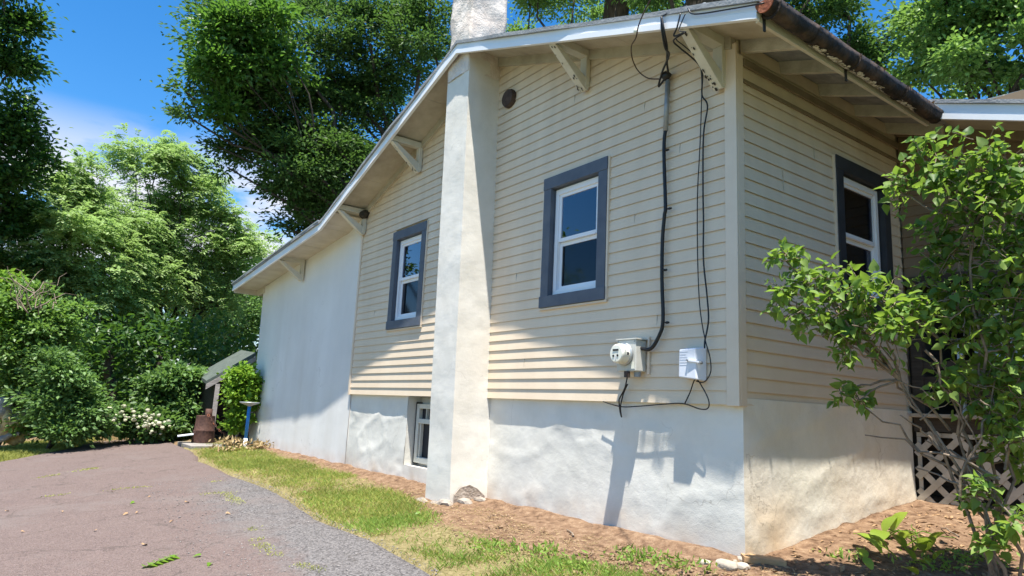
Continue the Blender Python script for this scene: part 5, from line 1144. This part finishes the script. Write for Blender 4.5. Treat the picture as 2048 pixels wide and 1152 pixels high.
def blades(P, h, w, lean=.5):
    n = len(P); a = rng.uniform(0, 2*math.pi, n); s = np.stack([np.cos(a), np.sin(a), np.zeros(n)], 1); l = rng.normal(size=(n, 3))*lean; l[:, 2] = 1; l = norm(l)
    h = np.asarray(h)[:, None]; V = np.stack([P-s*w, P+s*w, P+l*h*.6+s*w*.6, P+l*h+np.stack([l[:, 0], l[:, 1], -.2*np.ones(n)], 1)*h*.25], 1).reshape(-1, 3)
    b_ = np.arange(n)[:, None]*4; return V, np.concatenate([b_+np.array([0, 1, 2]), b_+np.array([0, 2, 3])], 0)
def grass():
    n = 520000; X = -13+16.5*rng.random(n)**.75; Y = -2.9+3.0*rng.random(n)
    e = edge_y(X); s = soil_mask(X, Y); dist = np.hypot(X-CAM[0], Y-CAM[1])
    pn = fnoise(np.stack([X*1.4, Y*1.4, X*0], -1), 3, 51); pn2 = fnoise(np.stack([X*4, Y*4, X*0], -1), 2, 57)
    dens = np.clip((.72-s)*2.2, 0, 1)*np.clip((Y-e)*5+.25, 0, 1)*np.clip(.65+pn*1.5+pn2*.8, 0.22, 1)
    dens = np.where(X > -3.2, dens*np.clip(.40+2.4*pn+1.5*pn2, .14, 1), dens)
    dens = np.where((X > 0) & (Y > -.5), 0, dens)*np.where(X > .4, .35, 1)
    keep = (rng.random(n) < dens) & (Y < -.12) & ~((X > -3.75) & (X < -3.05) & (Y > -.55))
    X, Y, pn = X[keep], Y[keep], pn[keep]; P = np.stack([X, Y, gzv(X, Y)+.005], -1); m_ = len(P)
    dry = rng.random(m_) < np.clip(.42-.5*pn, .15, .7); grn = (~dry) & (rng.random(m_) < np.where(X > -3.0, .8, .3))
    for nm, mk, sel in (('grass', 'grass', ~dry & ~grn), ('weedy_grass', 'weed', grn), ('dry_grass', 'straw', dry)):
        V, F = blades(P[sel], rng.uniform(.024, .075, sel.sum())*(1.0 if nm != 'dry_grass' else .7), .0028, .55 if nm != 'dry_grass' else 1.4)
        o = tri_mesh(nm, V, F, LM[mk]); o['kind'] = 'stuff'
    # verge on the far left, moss lines across the drive
    n = 26000; X = -16+8*rng.random(n); ly_ = left_y(X); Y = ly_-1.6*rng.random(n)+.12; V, F = blades(np.stack([X, Y, gzv(X, Y)], -1), rng.uniform(.04, .12, n), .006, .6); o = tri_mesh('verge_grass', V, F, LM['grass']); o['kind'] = 'stuff'
    n = 9000; u = rng.uniform(190, 450, n); X = FAR+1.0-2.6*rng.random(n); Y = -3+3.2*rng.random(n); V, F = blades(np.stack([X, Y, gzv(X, Y)], -1), rng.uniform(.03, .10, n), .007, .9); o = tri_mesh('end_grass', V, F, LM['straw']); o['kind'] = 'stuff'
    pts = []
    for L_ in ([(45, 968), (110, 955), (200, 940)], [(85, 1000), (160, 992), (260, 982), (360, 975), (440, 968)], [(395, 1020), (460, 1035), (500, 1060), (520, 1100), (560, 1128), (640, 1152)], [(560, 1052), (600, 1048), (650, 1045)], [(160, 945), (195, 940)], [(400, 995), (450, 992), (480, 1015)]):
        for (a, c) in zip(L_[:-1], L_[1:]):
            pa_, pb2 = gpt(*a), gpt(*c); k_ = int(260*np.linalg.norm(pb2-pa_)/1.0); T = rng.random((k_, 1)); q = pa_+(pb2-pa_)*T+rng.normal(size=(k_, 3))*np.array([.035, .035, 0]); nz_ = fnoise(q*np.array([2.5, 2.5, 0]), 2, 61); pts.append(q[nz_ > -.05])
    P = np.concatenate(pts); P[:, 2] = gzv(P[:, 0], P[:, 1])+.036; V, F = blades(P, rng.uniform(.008, .03, len(P)), .004, 1.0); o = tri_mesh('crack_moss', V, F, LM['grass']); o['kind'] = 'stuff'
grass()
def bits(name, n, sampler, r0, r1, m, lift=0.0):
    V0 = np.array([(1, 0, 0), (-1, 0, 0), (0, 1, 0), (0, -1, 0), (0, 0, 1), (0, 0, -1)], float); F0 = np.array([(0, 2, 4), (2, 1, 4), (1, 3, 4), (3, 0, 4), (2, 0, 5), (1, 2, 5), (3, 1, 5), (0, 3, 5)])
    P = sampler(n); n = len(P); r = (r0+(r1-r0)*rng.random(n)**3)[:, None, None]; sc = rng.uniform(.5, 1.3, (n, 6, 1))*np.array([1.1, .9, .7])
    a = rng.uniform(0, 6.28, n); c, s = np.cos(a), np.sin(a); Vv = V0[None]*sc*r; V = np.stack([Vv[..., 0]*c[:, None]-Vv[..., 1]*s[:, None], Vv[..., 0]*s[:, None]+Vv[..., 1]*c[:, None], Vv[..., 2]], -1)+P[:, None, :]
    o = tri_mesh(name, V.reshape(-1, 3), (F0[None]+np.arange(n)[:, None, None]*6).reshape(-1, 3), m); o['kind'] = 'stuff'
def s_soil(n):
    X = -11.5+14*rng.random(n*3)**.8; Y = -1.3+rng.random(n*3)*1.35; X2 = rng.uniform(.1, 2.2, n*2); Y2 = rng.uniform(-.9, 2.5, n*2); X = np.concatenate([X, X2]); Y = np.concatenate([Y, Y2])
    k_ = (rng.random(len(X)) < soil_mask(X, Y)) & ((X > 0.05) | (Y < .02)); X, Y = X[k_][:n], Y[k_][:n]; return np.stack([X, Y, gzv(X, Y)+.012], -1)
bits('soil_clods', 7000, s_soil, .004, .024, mat('soil_clod', (.12, .07, .045), (.32, .22, .14), 30, .95))
def s_grav(n):
    X = -7+8*rng.random(n); Y = edge_y(X)-1.3*rng.random(n)**1.5-.02; return np.stack([X, Y, gzv(X, Y)+.034], -1)
bits('loose_gravel', 5000, s_grav, .003, .010, mat('gravel_stone', (.12, .11, .11), (.34, .31, .29), 40, .9))
def strewn():
    P = s_soil(9000); P[:, 2] += .012; V, F = leaves(P, norm(rng.normal(size=P.shape)*np.array([1, 1, .12])), norm(rng.normal(size=P.shape)*.4+np.array([0, 0, 1])), rng.uniform(.015, .06, len(P)), rng.uniform(.002, .007, len(P)), .05)
    o = tri_mesh('dead_blades', V, F, LM['straw']); o['kind'] = 'stuff'
strewn()
# chips of bark and twigs in the shade under the shrub
def chips_mesh():
    n = 1500; X = rng.uniform(.1, 2.3, n); Y = rng.uniform(-1.0, 2.5, n); P = np.stack([X, Y, gzv(X, Y)+.02], -1)
    V, F = leaves(P, norm(rng.normal(size=(n, 3))*np.array([1, 1, .25])), norm(rng.normal(size=(n, 3))*.5+np.array([0, 0, 1])), rng.uniform(.02, .08, n), rng.uniform(.008, .03, n)); o = tri_mesh('bark_chips', V, F, M['drybrown']); o['kind'] = 'stuff'
chips_mesh()
for i, (u, v, n, h, lab) in enumerate([(1960, 1128, 200, .12, 'dark green weed clump under the shrub at the lower right corner'), (1690, 1118, 90, .08, 'small yellowish weed left of the broad leaved plant'), (1880, 1140, 130, .10, 'green weed clump right of the broad leaved plant'), (1160, 1140, 160, .08, 'thin green weed at the bottom centre in the soil'), (1360, 1138, 200, .09, 'bright grass like weed left of the pale stones'), (1075, 1112, 200, .10, 'small green weed tuft in the soil left of the brighter clump'), (1275, 1125, 240, .12, 'bright green broad weed clump at the bottom in the soil'), (985, 1100, 160, .08, 'low green weed tuft near the pavement edge')]):
    tuft('weed', lab, 'weed', gpt(u, v), int(n*.6), h*.6, .11, LM['weed'], .05, .018)

# sticks on the soil by the side wall
for i, (u, v, L_, lab) in enumerate([(1640, 1090, .28, 'thin grey stick lying on the soil left of the broad leaved plant'), (1900, 1075, .30, 'pale stick lying in the shade right of the broad leaved plant'), (1760, 1030, .22, 'short stick on the orange soil below the side wall'), (1140, 1075, .2, 'small dark twig lying on the soil below the meter')]):
    p_ = gpt(u, v); a = R_.uniform(0, 3); q = MB(); tube_to(q, (-.5*L_*math.cos(a), -.5*L_*math.sin(a), .03), (.5*L_*math.cos(a), .5*L_*math.sin(a), .045), .007, .004, .05, 5, .15, 5)
    o = q.build('stick', M['twig'], None, True); o.location = p_; tag(o, lab, 'stick')
